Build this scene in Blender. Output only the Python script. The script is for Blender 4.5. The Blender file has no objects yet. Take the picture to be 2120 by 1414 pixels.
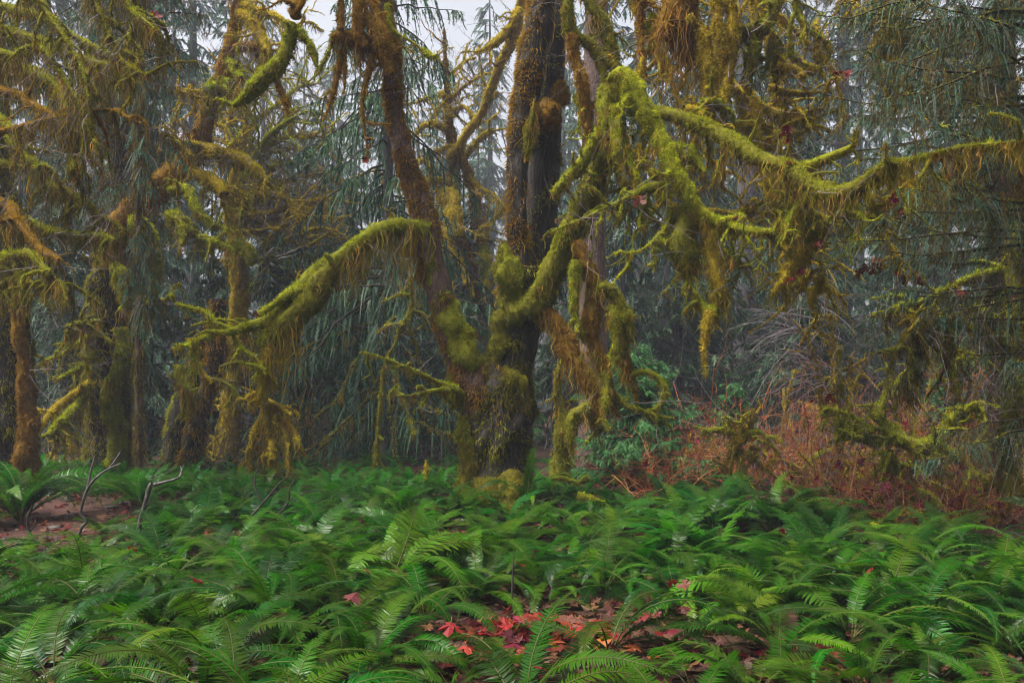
import bpy, math
import numpy as np

# ------------------------------------------------------------------ basics
SC = bpy.context.scene
COL = SC.collection
FPX, CX, HY, CZ = 1836.0, 1060.0, 800.0, 1.7
RS = np.random.default_rng


def P(px, py, Y):
    return np.array([(px - CX) / FPX * Y, Y, CZ + (HY - py) / FPX * Y])


def nrm(v):
    return v / (np.linalg.norm(v, axis=-1, keepdims=True) + 1e-9)


_nr = RS(77)
_NK = [(nrm(_nr.normal(size=(9, 3))) * _nr.uniform(.6, 1.6, (9, 1)), _nr.uniform(0, 6.28, 9)) for _ in range(8)]


def noise(p, s=1.0, k=0):
    K, ph = _NK[k % 8]
    return np.sin((p * s) @ K.T * 3.0 + ph).mean(-1) * 1.9


def ground_z(x, y):
    x = np.asarray(x, float); y = np.asarray(y, float)
    p = np.stack([x, y, x * 0], -1)
    d = np.hypot(x + .1, y - 12.3)
    return .07 * noise(p, .35, 1) + .03 * noise(p, 1.1, 2) + .16 * np.exp(-(d / 1.3) ** 2) - .02


# ------------------------------------------------------------------ meshes
class Buf:
    def __init__(s):
        s.v, s.f, s.c, s.m, s.n = [], [], [], [], 0

    def add(s, v, f, c, m=0):
        v = np.asarray(v, float).reshape(-1, 3)
        c = np.broadcast_to(np.asarray(c, float), (len(v), 3)) if np.asarray(c).ndim == 1 else np.asarray(c, float).reshape(-1, 3)
        s.v.append(v); s.c.append(c); s.f.append(np.asarray(f, int) + s.n); s.m.append(m)
        s.n += len(v)

    def mesh(s, name, mats, smooth=True):
        me = bpy.data.meshes.new(name)
        v = np.concatenate(s.v); c = np.concatenate(s.c)
        me.vertices.add(len(v)); me.vertices.foreach_set('co', v.ravel().astype('f4'))
        li = np.concatenate([f.ravel() for f in s.f])
        tot = np.concatenate([np.full(len(f), f.shape[1]) for f in s.f])
        st = np.concatenate([[0], np.cumsum(tot)[:-1]])
        mi = np.concatenate([np.full(len(f), m) for f, m in zip(s.f, s.m)])
        me.loops.add(len(li)); me.loops.foreach_set('vertex_index', li.astype('i4'))
        me.polygons.add(len(tot)); me.polygons.foreach_set('loop_start', st.astype('i4'))
        me.polygons.foreach_set('material_index', mi.astype('i4'))
        me.polygons.foreach_set('use_smooth', np.full(len(tot), smooth))
        a = me.attributes.new('Col', 'FLOAT_COLOR', 'POINT')
        a.data.foreach_set('color', np.concatenate([c, np.ones((len(c), 1))], 1).ravel().astype('f4'))
        for m in (mats if isinstance(mats, (list, tuple)) else [mats]):
            me.materials.append(m)
        me.update(calc_edges=True)
        return me

    def build(s, name, mats, parent=None, smooth=True):
        if not s.v:
            return None
        o = bpy.data.objects.new(name, s.mesh(name, mats, smooth))
        COL.objects.link(o)
        if parent is not None:
            adopt(o, parent)
        return o


WORLD = {}                                   # world location of each root, so that parts keep their world-space meshes


def adopt(o, parent):
    o.parent = parent
    r = parent
    while r.parent is not None:
        r = r.parent
    if parent is r:
        o.location = -r.location


def thing(name, label, cat, loc=(0, 0, 0), group=None):
    o = bpy.data.objects.new(name, None)
    o.empty_display_size = .2
    COL.objects.link(o); o.location = loc
    o['label'] = label; o['category'] = cat
    if group:
        o['group'] = group
    return o


def tag(o, label, cat, group=None):
    o['label'] = label; o['category'] = cat
    if group:
        o['group'] = group
    return o


# ------------------------------------------------------------------ materials
def new_mat(name):
    m = bpy.data.materials.new(name); m.use_nodes = True
    nt = m.node_tree; nt.nodes.clear()
    return m, nt, nt.nodes, nt.links


def foliage_mat(name, rough=.6, spec=.3, trans=.35, var=.25, scale=30., tcol=(1.2, 1.2, .7), rnd=0.):
    m, nt, N, L = new_mat(name)
    out = N.new('ShaderNodeOutputMaterial'); mix = N.new('ShaderNodeMixShader')
    b = N.new('ShaderNodeBsdfPrincipled'); t = N.new('ShaderNodeBsdfTranslucent')
    at = N.new('ShaderNodeAttribute'); at.attribute_name = 'Col'
    tc = N.new('ShaderNodeTexCoord'); nz = N.new('ShaderNodeTexNoise'); nz.inputs['Scale'].default_value = scale
    nz.inputs['Detail'].default_value = 3
    L.new(tc.outputs['Object'], nz.inputs['Vector'])
    mr = N.new('ShaderNodeMapRange'); mr.inputs['From Min'].default_value = .3; mr.inputs['From Max'].default_value = .7
    mr.inputs['To Min'].default_value = 1 - var; mr.inputs['To Max'].default_value = 1 + var
    L.new(nz.outputs['Fac'], mr.inputs['Value'])
    mu = N.new('ShaderNodeMix'); mu.data_type = 'RGBA'; mu.blend_type = 'MULTIPLY'; mu.inputs[0].default_value = 1
    L.new(at.outputs['Color'], mu.inputs[6]); L.new(mr.outputs[0], mu.inputs[7])
    c = mu.outputs[2]
    if rnd:
        oi = N.new('ShaderNodeObjectInfo'); hs = N.new('ShaderNodeHueSaturation')
        r1 = N.new('ShaderNodeMapRange'); r1.inputs['To Min'].default_value = .5 - .035 * rnd; r1.inputs['To Max'].default_value = .5 + .02 * rnd
        r2 = N.new('ShaderNodeMapRange'); r2.inputs['To Min'].default_value = 1 - .4 * rnd; r2.inputs['To Max'].default_value = 1 + .45 * rnd
        mm = N.new('ShaderNodeMath'); mm.operation = 'FRACT'; m7 = N.new('ShaderNodeMath'); m7.operation = 'MULTIPLY'; m7.inputs[1].default_value = 7.31
        L.new(oi.outputs['Random'], r1.inputs['Value']); L.new(oi.outputs['Random'], m7.inputs[0]); L.new(m7.outputs[0], mm.inputs[0])
        L.new(mm.outputs[0], r2.inputs['Value'])
        L.new(r1.outputs[0], hs.inputs['Hue']); L.new(r2.outputs[0], hs.inputs['Value']); L.new(c, hs.inputs['Color'])
        c = hs.outputs['Color']
    tm = N.new('ShaderNodeMix'); tm.data_type = 'RGBA'; tm.blend_type = 'MULTIPLY'; tm.inputs[0].default_value = 1
    tm.inputs[7].default_value = (*tcol, 1)
    L.new(c, tm.inputs[6]); L.new(tm.outputs[2], t.inputs['Color'])
    L.new(c, b.inputs['Base Color'])
    b.inputs['Roughness'].default_value = rough
    b.inputs['Specular IOR Level'].default_value = spec
    mix.inputs[0].default_value = trans
    L.new(b.outputs[0], mix.inputs[1]); L.new(t.outputs[0], mix.inputs[2]); L.new(mix.outputs[0], out.inputs['Surface'])
    return m


def bark_mat(name, c0, c1, c2, sx=9., sz=2.2, bump=.6, rough=.85):
    m, nt, N, L = new_mat(name)
    out = N.new('ShaderNodeOutputMaterial'); b = N.new('ShaderNodeBsdfPrincipled')
    tc = N.new('ShaderNodeTexCoord'); mp = N.new('ShaderNodeMapping'); mp.inputs['Scale'].default_value = (sx, sx, sz)
    L.new(tc.outputs['Object'], mp.inputs['Vector'])
    nz = N.new('ShaderNodeTexNoise'); nz.inputs['Scale'].default_value = 1.6; nz.inputs['Detail'].default_value = 8; nz.inputs['Roughness'].default_value = .65
    vo = N.new('ShaderNodeTexVoronoi'); vo.inputs['Scale'].default_value = 2.2; vo.feature = 'DISTANCE_TO_EDGE'
    L.new(mp.outputs[0], nz.inputs['Vector']); L.new(mp.outputs[0], vo.inputs['Vector'])
    cr = N.new('ShaderNodeValToRGB')
    cr.color_ramp.elements[0].position = .3; cr.color_ramp.elements[0].color = (*c0, 1)
    cr.color_ramp.elements[1].position = .72; cr.color_ramp.elements[1].color = (*c2, 1)
    e = cr.color_ramp.elements.new(.5); e.color = (*c1, 1)
    L.new(nz.outputs['Fac'], cr.inputs['Fac']); L.new(cr.outputs[0], b.inputs['Base Color'])
    ad = N.new('ShaderNodeMath'); ad.operation = 'ADD'
    mn = N.new('ShaderNodeMath'); mn.operation = 'MINIMUM'; mn.inputs[1].default_value = .25
    L.new(vo.outputs['Distance'], mn.inputs[0]); L.new(mn.outputs[0], ad.inputs[0]); L.new(nz.outputs['Fac'], ad.inputs[1])
    bp = N.new('ShaderNodeBump'); bp.inputs['Strength'].default_value = bump; bp.inputs['Distance'].default_value = .04
    L.new(ad.outputs[0], bp.inputs['Height']); L.new(bp.outputs[0], b.inputs['Normal'])
    b.inputs['Roughness'].default_value = rough; b.inputs['Specular IOR Level'].default_value = .35
    L.new(b.outputs[0], out.inputs['Surface'])
    return m


def soil_mat(name, cols, scale, bump, rough):
    m, nt, N, L = new_mat(name)
    out = N.new('ShaderNodeOutputMaterial'); b = N.new('ShaderNodeBsdfPrincipled')
    tc = N.new('ShaderNodeTexCoord')
    n1 = N.new('ShaderNodeTexNoise'); n1.inputs['Scale'].default_value = scale; n1.inputs['Detail'].default_value = 9; n1.inputs['Roughness'].default_value = .7
    n2 = N.new('ShaderNodeTexNoise'); n2.inputs['Scale'].default_value = scale * 9; n2.inputs['Detail'].default_value = 5
    L.new(tc.outputs['Object'], n1.inputs['Vector']); L.new(tc.outputs['Object'], n2.inputs['Vector'])
    cr = N.new('ShaderNodeValToRGB'); cr.color_ramp.elements.remove(cr.color_ramp.elements[1])
    for i, c in enumerate(cols):
        p = .28 + .44 * i / (len(cols) - 1)
        e = cr.color_ramp.elements[0] if i == 0 else cr.color_ramp.elements.new(p)
        e.position = p; e.color = (*c, 1)
    ad = N.new('ShaderNodeMath'); ad.operation = 'MULTIPLY_ADD'; ad.inputs[1].default_value = .5
    ad2 = N.new('ShaderNodeMath'); ad2.operation = 'MULTIPLY'; ad2.inputs[1].default_value = .5
    L.new(n1.outputs['Fac'], ad2.inputs[0]); L.new(n2.outputs['Fac'], ad.inputs[0]); L.new(ad2.outputs[0], ad.inputs[2])
    L.new(ad.outputs[0], cr.inputs['Fac']); L.new(cr.outputs[0], b.inputs['Base Color'])
    bp = N.new('ShaderNodeBump'); bp.inputs['Strength'].default_value = bump; bp.inputs['Distance'].default_value = .05
    L.new(ad.outputs[0], bp.inputs['Height']); L.new(bp.outputs[0], b.inputs['Normal'])
    b.inputs['Roughness'].default_value = rough; b.inputs['Specular IOR Level'].default_value = .12 if rough > .6 else .35
    L.new(b.outputs[0], out.inputs['Surface'])
    return m


M_MOSS = foliage_mat('moss', .9, .1, .35, .3, 14.)
M_HANG = foliage_mat('hanging_moss', .9, .1, .45, .25, 10.)
M_TWIG = foliage_mat('twig_bark', .7, .15, .0, .2, 20.)
M_NEEDLE = foliage_mat('needles', .55, .35, .25, .3, 2.)
M_FERN = foliage_mat('fern', .33, .16, .40, .2, 6., (1.0, 1.4, .3), 1.)
M_LEAF = foliage_mat('dead_leaf', .42, .12, .2, .35, 25., (1.4, .9, .6), 1.)
M_BARK = bark_mat('dark_wet_bark', (.006, .005, .005), (.022, .017, .014), (.07, .055, .042))
M_REDBARK = bark_mat('red_scaly_bark', (.03, .02, .018), (.085, .05, .04), (.17, .11, .085), 8, 3.5)
M_GREYBARK = bark_mat('grey_bark', (.018, .016, .018), (.045, .040, .042), (.10, .09, .095), 14, 3)
M_STICK = bark_mat('pale_dead_wood', (.02, .017, .016), (.06, .05, .047), (.14, .125, .115), 20, 8, .3, .5)
M_SOIL = soil_mat('forest_soil', [(.008, .005, .004), (.022, .012, .008), (.05, .026, .014), (.035, .04, .010)], 1.3, .8, .8)
M_PATH = soil_mat('muddy_path', [(.016, .010, .009), (.04, .02, .015), (.07, .028, .02), (.045, .034, .036)], 2.2, .9, .7)

# ------------------------------------------------------------------ palettes (living mats and dead hanging growth; low tones also paint in underside shade)
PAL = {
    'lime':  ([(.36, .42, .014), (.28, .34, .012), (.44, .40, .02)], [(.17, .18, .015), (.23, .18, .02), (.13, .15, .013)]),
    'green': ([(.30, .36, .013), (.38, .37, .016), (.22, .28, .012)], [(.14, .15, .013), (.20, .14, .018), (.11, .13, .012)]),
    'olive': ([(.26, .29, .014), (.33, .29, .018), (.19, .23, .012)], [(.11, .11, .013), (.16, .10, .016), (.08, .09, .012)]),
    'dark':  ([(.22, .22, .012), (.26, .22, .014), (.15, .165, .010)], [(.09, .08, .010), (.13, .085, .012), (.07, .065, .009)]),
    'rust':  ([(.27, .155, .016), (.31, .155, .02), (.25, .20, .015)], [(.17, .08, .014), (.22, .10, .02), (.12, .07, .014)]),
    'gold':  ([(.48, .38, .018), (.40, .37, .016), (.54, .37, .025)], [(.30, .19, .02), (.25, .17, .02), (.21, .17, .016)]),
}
HANGC = np.array([(.22, .15, .02), (.28, .17, .03), (.16, .14, .018), (.32, .18, .035), (.24, .21, .02)])
HANGD = np.array([(.10, .085, .022), (.14, .10, .03), (.08, .085, .02), (.17, .11, .04)])
HANGR = np.array([(.28, .14, .03), (.34, .16, .04), (.21, .125, .022), (.27, .18, .025)])


def pick(pal, n, rng, jit=.22):
    pal = np.asarray(pal)
    return pal[rng.integers(0, len(pal), n)] * (1 + rng.uniform(-jit, jit, (n, 1)))


# ------------------------------------------------------------------ strands and tubes
def ribbons(buf, pts, w, side, col, m=0):
    n, k = pts.shape[:2]
    if n == 0:
        return
    if side.ndim == 2:
        side = side[:, None, :]
    w = np.broadcast_to(w, (n, k))[..., None]
    a, b = pts - side * w * .5, pts + side * w * .5
    v = np.stack([a, b], 2).reshape(-1, 3)
    base = (np.arange(n) * 2 * k)[:, None] + np.arange(k - 1)[None] * 2
    f = np.stack([base, base + 1, base + 3, base + 2], -1).reshape(-1, 4)
    col = np.asarray(col)
    if col.ndim == 1:
        c = np.broadcast_to(col, (n * 2 * k, 3))
    elif col.ndim == 2:
        c = np.repeat(col, 2 * k, 0)
    else:
        c = np.repeat(col.reshape(-1, 3), 2, 0)
    buf.add(v, f, c, m)


def tri_blades(buf, p, d, l, w, side, col, m=0):
    n = len(p)
    if n == 0:
        return
    w = np.broadcast_to(w, (n,))[:, None]; l = np.broadcast_to(l, (n,))[:, None]
    v = np.stack([p - side * w * .5, p + side * w * .5, p + d * l], 1).reshape(-1, 3)
    f = np.arange(3 * n).reshape(-1, 3)
    buf.add(v, f, np.repeat(np.broadcast_to(col, (n, 3)), 3, 0), m)


REF = nrm(np.array([.15, .95, .25]))


def frames(pts):
    t = nrm(np.gradient(pts, axis=-2))
    a = nrm(np.cross(t, REF)); b = np.cross(t, a)
    return t, a, b


def disp(p, amp, fq=3.0):
    return 1 + amp * (.55 * noise(p, fq, 3) + .45 * noise(p, fq * 2.6, 4) + .3 * noise(p, fq * 6.3, 1))


def tubes(buf, pts, rad, sides, col, amp=0., m=0, fq=3.0, caps=False):
    n, k = pts.shape[:2]
    t, a, b = frames(pts)
    th = np.arange(sides) / sides * 2 * np.pi
    nv = a[:, :, None] * np.cos(th)[None, None, :, None] + b[:, :, None] * np.sin(th)[None, None, :, None]
    r = np.broadcast_to(rad, (n, k))[:, :, None, None]
    v = pts[:, :, None] + nv * r
    if amp:
        v = pts[:, :, None] + nv * r * disp(v, amp, fq)[..., None]
    idx = np.arange(n * k * sides).reshape(n, k, sides)
    i0, i1 = idx[:, :-1], idx[:, 1:]
    f = np.stack([i0, np.roll(i0, -1, 2), np.roll(i1, -1, 2), i1], -1).reshape(-1, 4)
    col = np.asarray(col)
    if col.ndim == 2:
        col = np.repeat(col, k * sides, 0)
    buf.add(v.reshape(-1, 3), f, col, m)


def trace(s, Y0, Y1, step=.12, wob=0., seed=0):
    """a limb traced through points x,y,r: gets its own distance, size and thickness"""
    q = [[float(a) for a in w.split(',')] for w in s.split()]
    n = len(q)
    pts = []
    for i, w in enumerate(q):
        Y = w[3] if len(w) > 3 else Y0 + (Y1 - Y0) * i / max(1, n - 1)
        pts.append([*P(w[0], w[1], Y), w[2] / FPX * Y])
    p = np.array(pts)
    p = np.vstack([2 * p[0] - p[1], p, 2 * p[-1] - p[-2]])
    out = []
    for i in range(1, n):
        a, b, c, d = p[i - 1], p[i], p[i + 1], p[i + 2]
        m = max(2, int(np.linalg.norm(c[:3] - b[:3]) / step))
        t = (np.arange(m) / m)[:, None]
        out.append(.5 * (2 * b + (c - a) * t + (2 * a - 5 * b + 4 * c - d) * t ** 2 + (3 * b - a - 3 * c + d) * t ** 3))
    out.append(p[-2][None])
    o = np.vstack(out)
    o[:, 3] = np.maximum(o[:, 3], .004)
    if wob:
        k = np.array([1.7, 0, 0])
        for ax, kk in ((0, 5), (1, 6), (2, 7)):
            o[:, ax] += wob * noise(o[:, :3] + seed, 1.6, kk) * np.minimum(1, np.arange(len(o)) / 6)
    return o[None, :, :3], o[None, :, 3]


def sample(pts, rad, n, rng, bylen=False):
    seg = np.linalg.norm(np.diff(pts, axis=1), axis=-1)
    w = seg if bylen else seg * (rad[:, :-1] + rad[:, 1:])
    cs = np.cumsum(w.ravel()); u = rng.uniform(0, cs[-1], n)
    j = np.minimum(np.searchsorted(cs, u), len(cs) - 1)
    i, s = np.divmod(j, seg.shape[1])
    f = rng.uniform(0, 1, n)[:, None]
    p = pts[i, s] * (1 - f) + pts[i, s + 1] * f
    t = nrm(pts[i, s + 1] - pts[i, s])
    r = rad[i, s] * (1 - f[:, 0]) + rad[i, s + 1] * f[:, 0]
    return p, t, r, (s + f[:, 0]) / seg.shape[1]


def area(pts, rad):
    seg = np.linalg.norm(np.diff(pts, axis=1), axis=-1)
    return (seg * (rad[:, :-1] + rad[:, 1:]) * math.pi).sum()


def length(pts):
    return np.linalg.norm(np.diff(pts, axis=1), axis=-1).sum()


def fuzz(buf, pts, rad, pal, rng, dens=2600, ln=.045, w=.013, amp=0., mask=None, m=0, fq=3.0, cap=60000, droop=.35):
    n = int(min(cap, dens * area(pts, rad)))
    if n < 1:
        return
    p, t, r, u = sample(pts, rad, n, rng)
    a = nrm(np.cross(t, REF)); b = np.cross(t, a)
    th = rng.uniform(0, 6.283, n)[:, None]
    nv = a * np.cos(th) + b * np.sin(th)
    sp = p + nv * r[:, None]
    if amp:
        sp = p + nv * (r * disp(sp, amp, fq))[:, None] * .98
    if mask is not None:
        k = rng.uniform(0, 1, n) < mask(sp, nv)
        sp, nv, t = sp[k], nv[k], t[k]; n = len(sp)
        if n < 1:
            return
    d = nrm(nv + rng.normal(size=(n, 3)) * .38 + np.array([0, 0, -droop]) - t * .1)
    side = nrm(np.cross(d, rng.normal(size=(n, 3))))
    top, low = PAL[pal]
    z = np.clip(nv[:, 2] * .75 + .45 + .35 * noise(sp, 1.7, 5) + rng.normal(size=n) * .25, 0, 1)[:, None]  # greener growth on top; underside browner, with shade painted into its darker tones
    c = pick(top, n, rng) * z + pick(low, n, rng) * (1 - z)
    l = ln * rng.uniform(.4, 1.6, n) * np.clip(1 + .8 * noise(sp, 4.1, 6) + .5 * noise(sp, 11., 2), .25, 2.6)
    tri_blades(buf, sp, d, l, w * rng.uniform(.7, 1.4, n), side, c, m)


def hang(buf, pts, rad, rng, per_m=130, L=.3, w=.012, cols=HANGC, cl=9, m=0, sway=.05):
    """fringes: tufts of drooping strands, longest in the middle of each tuft"""
    nc = int(max(1, length(pts) * per_m / cl))
    p, t, r, u = sample(pts, rad + .01, nc, rng, True)
    lc = L * rng.uniform(.12, 1, nc) ** 1.3 * np.clip(1 + .8 * noise(p, 1.1, 2) + .7 * noise(p, 4.3, 5), .12, 2.4)
    th = t * np.array([1, 1, 0]); th = nrm(th + rng.normal(size=(nc, 3)) * np.array([.2, .2, 0]))
    off = rng.normal(size=(nc, cl))
    spread = (.03 + .10 * lc)[:, None]
    a = nrm(np.cross(t, REF)); b = np.cross(t, a)
    ang = rng.uniform(0, 6.283, (nc, cl))
    nv = a[:, None] * np.cos(ang)[..., None] + b[:, None] * np.sin(ang)[..., None]
    nv[..., 2] = -np.abs(nv[..., 2]) + .15
    q = p[:, None] + nv * (r[:, None, None] * .9) + t[:, None] * (off * spread)[..., None]
    ls = lc[:, None] * np.exp(-off ** 2 * .55) * rng.uniform(.45, 1.1, (nc, cl))
    n = nc * cl
    q = q.reshape(n, 3); ls = ls.reshape(n)
    k = 5
    s = np.linspace(0, 1, k)
    d0 = nrm(nv.reshape(n, 3) * .5 + np.array([0, 0, -1.])) 
    wob = rng.normal(size=(n, 1, 3)) * np.array([1, 1, .0]) * sway * 2.2
    pull = -np.repeat((t[:, None] * (off * spread)[..., None]), 1, 1).reshape(n, 3) * .45
    down = d0[:, None] * (ls[:, None] * np.minimum(s, .25))[..., None] + np.array([0, 0, -1.]) * (ls[:, None] * np.maximum(s - .25, 0))[..., None]
    pp = q[:, None] + down + wob * (ls[:, None] * s ** 2)[..., None] + pull[:, None] * (s[None, :, None])
    pp += (rng.normal(size=(n, k, 3)) * (.012 + .05 * ls[:, None, None])) * (s > 0)[None, :, None] * np.array([1, 1, .3])
    side = nrm(rng.normal(size=(n, 3)) * np.array([1, .6, .15]))
    wd = w * rng.uniform(.6, 1.5, (n, 1)) * np.array([1, 1, .8, .5, .12])
    ribbons(buf, pp, wd, side, np.repeat(pick(cols, nc, rng, .3), cl, 0) * rng.uniform(.8, 1.2, (n, 1)), m)


def sprout(pts, rad, n, rng, L=(.3, 1.), r=(.008, .02), k=9, up=0., droop=.12, wander=.3, along=.4, tmin=0., flat=.6):
    p, t, rr, u = sample(pts, rad + .02, n, rng, True)
    if tmin:
        kk = u > tmin; kk[0] = True; p, t, rr = p[kk], t[kk], rr[kk]; n = len(p)
    g = rng.normal(size=(n, 3)) * np.array([1, flat, 1])
    g -= (g * t).sum(1, keepdims=True) * t * .7
    d = nrm(nrm(g) + t * along + np.array([0, 0, up]))
    ll = rng.uniform(*L, n)[:, None] / (k - 1)
    out = [p]; bend = rng.normal(size=(n, 3)) * wander * .5
    for i in range(k - 1):
        d = nrm(d + rng.normal(size=(n, 3)) * wander * .6 + bend * .5 + np.array([0, 0, -droop]))
        out.append(out[-1] + d * ll)
    s = np.linspace(0, 1, k)
    R = np.minimum(rng.uniform(*r, n), rr * .8 + .006)[:, None] * (1 - s * .75)
    return np.stack(out, 1), R


# ------------------------------------------------------------------ a mossy limb with fringe and twigs, as parts of a tree
def mossy_limb(tree, s, Y0, Y1=None, pal='green', hl=.25, hd=110, tw=0, twl=(.25, .8), amp=.45, name='limb', seed=0, bare=0,
               lod=None, fz=1., hc=HANGC, twd=.12, twr=(.012, .028), twup=0., wob=.05):
    rng = RS(seed * 7919 + len(s) + int(sum(map(ord, s))) % 9973)
    Y1 = Y0 if Y1 is None else Y1
    k = (lod or (Y0 + Y1) / 2) / 12.
    pts, rad = trace(s, Y0, Y1, .1 * max(1, k), wob, seed)
    rad = np.maximum(rad - .014 * k ** .7, rad * .55); amp *= 1.3
    b = Buf()
    under = np.asarray(PAL[pal][1]).mean(0) * .75 + np.asarray(PAL[pal][0]).mean(0) * .25
    tubes(b, pts, rad, 12, under, amp)
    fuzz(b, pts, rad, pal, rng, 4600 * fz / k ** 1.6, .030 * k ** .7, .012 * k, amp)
    h = Buf()
    if hl > 0:
        hang(h, pts, rad, rng, hd / k, hl, .012 * k, hc)
    if tw:
        tp, tr = sprout(pts, rad, tw, rng, twl, twr, 9, twup, twd, .38)
        tubes(b, tp, tr, 5, pick([under], len(tp), rng, .3), .3)
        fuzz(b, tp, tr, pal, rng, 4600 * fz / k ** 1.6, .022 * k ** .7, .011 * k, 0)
        if hl > 0:
            hang(h, tp, tr, rng, hd * .38 / k, hl * .6, .011 * k, hc, 6)
        t2, r2 = sprout(tp, tr, tw * 3, rng, (twl[0] * .35, twl[1] * .5), (.005, .012), 7, 0, twd * .8, .4, .7, .25)
        tubes(b, t2, r2, 4, pick([under * .9], len(t2), rng, .3))
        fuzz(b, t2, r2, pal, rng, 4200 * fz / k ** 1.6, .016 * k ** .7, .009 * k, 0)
    o = b.build(name, M_MOSS, tree)
    if hl > 0:
        h.build('moss_foliage', M_HANG, o)
    if bare:
        t3, r3 = sprout(pts, rad, bare, rng, (.4, 2.0), (.003, .0055), 12, .0, .03, .2, .5, .2)
        q = Buf()
        tubes(q, t3, r3 * k ** .5, 4, pick([(.10, .075, .075), (.17, .13, .125), (.06, .045, .04)], len(t3), rng, .2))
        t4, r4 = sprout(t3, r3, bare * 2, rng, (.15, .5), (.003, .005), 7, .15, .0, .25, .7, .2)
        tubes(q, t4, r4 * k ** .5, 3, pick([(.14, .11, .11), (.22, .175, .175)], len(t4), rng, .2))
        q.build('bare_twig', M_TWIG, o)
    return o


def bark_trunk(tree, s, Y0, Y1=None, mat=None, amp=.12, moss=.0, pal='olive', seed=0, side=None, hl=0, hd=60, sides=22, name='trunk', fz=1., hc=HANGC):
    rng = RS(seed * 31 + len(s))
    Y1 = Y0 if Y1 is None else Y1
    k = (Y0 + Y1) / 24.
    pts, rad = trace(s, Y0, Y1, .1 * max(1, k))
    b = Buf(); tubes(b, pts, rad, sides, (.05, .04, .03), amp, fq=2.2)
    o = b.build(name, mat or M_BARK, tree)
    if moss > 0:
        def mask(p, nv):
            v = moss + .9 * noise(p, 1.1, 1) * .6 + .35 * noise(p, 3.1, 2)
            if side is not None:
                v = v + .45 * (nv @ np.asarray(side))
            return np.clip(v * 2 - .3, 0, 1)
        m = Buf()
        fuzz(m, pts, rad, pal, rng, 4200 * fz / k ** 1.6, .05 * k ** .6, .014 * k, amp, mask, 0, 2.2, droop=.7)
        mo = m.build('moss_foliage', M_MOSS, o)
        if hl:
            h = Buf(); hang(h, pts, rad, rng, hd / k, hl, .012 * k, hc); h.build('moss_foliage', M_HANG, o)
    return o


# ------------------------------------------------------------------ the great maple in the middle
main = thing('mossy_maple', 'huge old maple with forked mossy stems and thick gnarled trunk rising from the ferns', 'tree', tuple(P(1035, 1056, 12.3)))
bark_trunk(main, '1030,1085,112 1034,1050,88 1032,1005,72 1025,955,66 1027,900,70 1038,850,70 1044,800,58 1054,760,49 1066,715,46 1078,660,44 1084,610,47 1092,560,44',
           12.3, 12.3, M_BARK, .22, .46, 'dark', 1, (-.8, -.1, .35), .5, 1100, 60, hc=HANGD)
bark_trunk(main, '1100,640,34 1110,560,36 1117,490,35 1122,420,34 1126,340,33 1131,260,31 1137,190,29 1144,110,28 1151,30,27 1160,-60,26', 12.6, 12.8, M_BARK, .08, .10, 'olive', 2, (-.3, 0, .2), .2, 14, name='stem')
bark_trunk(main, '1076,600,22 1074,530,21 1070,460,20 1070,390,20 1074,310,23 1082,240,25 1094,170,27 1106,100,28 1120,30,29 1134,-60,30', 12.15, 12.25, M_BARK, .22, .42, 'rust', 3, (-.9, -.1, .15), .42, 100, name='stem', hc=HANGR)
mossy_limb(main, '1092,330,6 1094,280,10 1102,240,8 1106,200,5', 11.95, pal='olive', hl=.3, hd=160, seed=17, amp=.4, name='burl')
# roots flaring into the ferns
for i, s in enumerate(['980,990,30 962,1030,26 940,1060,18', '1075,1000,30 1092,1035,26 1118,1068,14', '1015,1010,40,11.9 1000,1055,30,11.6 985,1090,16,11.3', '1055,1000,36,11.9 1062,1050,28,11.5 1075,1092,16,11.2']):
    mossy_limb(main, s, 12.3, pal='dark', hl=.12, hd=90, name='root', seed=i, amp=.3)
# mossy burls on the trunk
for i, (s, y, p) in enumerate([
    ('1040,500,4 1046,525,18 1054,560,34 1060,600,32 1058,640,14', 12.05, 'green'),
    ('1036,640,10 1050,632,30 1078,636,34 1104,628,24 1120,610,10', 12.1, 'olive'),
    ('1042,640,8 1036,668,22 1036,705,20 1026,750,10', 12.05, 'olive'),
    ('1130,205,14 1128,232,30 1142,246,26 1160,240,10', 12.15, 'rust'),
    ('1163,168,6 1160,188,18 1162,208,14 1158,222,5', 12.4, 'rust'),
    ('1040,760,8 1058,780,15 1078,800,15 1088,830,10 1090,860,5', 11.98, 'dark'),
    ('935,770,10 945,800,20 965,822,28 990,826,30 1012,800,24 1022,770,10', 12.15, 'green'),
    ('958,860,8 962,905,18 972,945,18 980,985,8', 11.95, 'olive')]):
    mossy_limb(main, s, y, pal=p, hl=.3, hd=330, name='burl', seed=20 + i, amp=.6, fz=1.5, lod=10, wob=0)
# left stem of the fork
LS = '1006,860,48 985,800,44 962,755,40 940,705,35 922,650,32 905,590,30 890,530,29 880,470,29 868,415,29 848,355,26 830,300,22 819,240,20 814,180,20 808,110,20 798,50,22 789,0,24 780,-70,24'
LS = ' '.join(','.join([*a.split(',')[:2], str(float(a.split(',')[2]) * .88)]) for a in LS.split())
bark_trunk(main, LS, 12.2, 12.0, M_REDBARK, .2, .5, 'rust', 40, (-.1, -.1, .3), .24, 260, 24, 'stem', 1.1, HANGR)
mossy_limb(main, '1006,830,14 985,775,30 962,725,32 940,680,30 924,640,28 910,600,24 898,555,16 890,515,8', 12.13, 12.03, 'green', .22, 90, 0, amp=.3, name='stem', seed=41)
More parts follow.
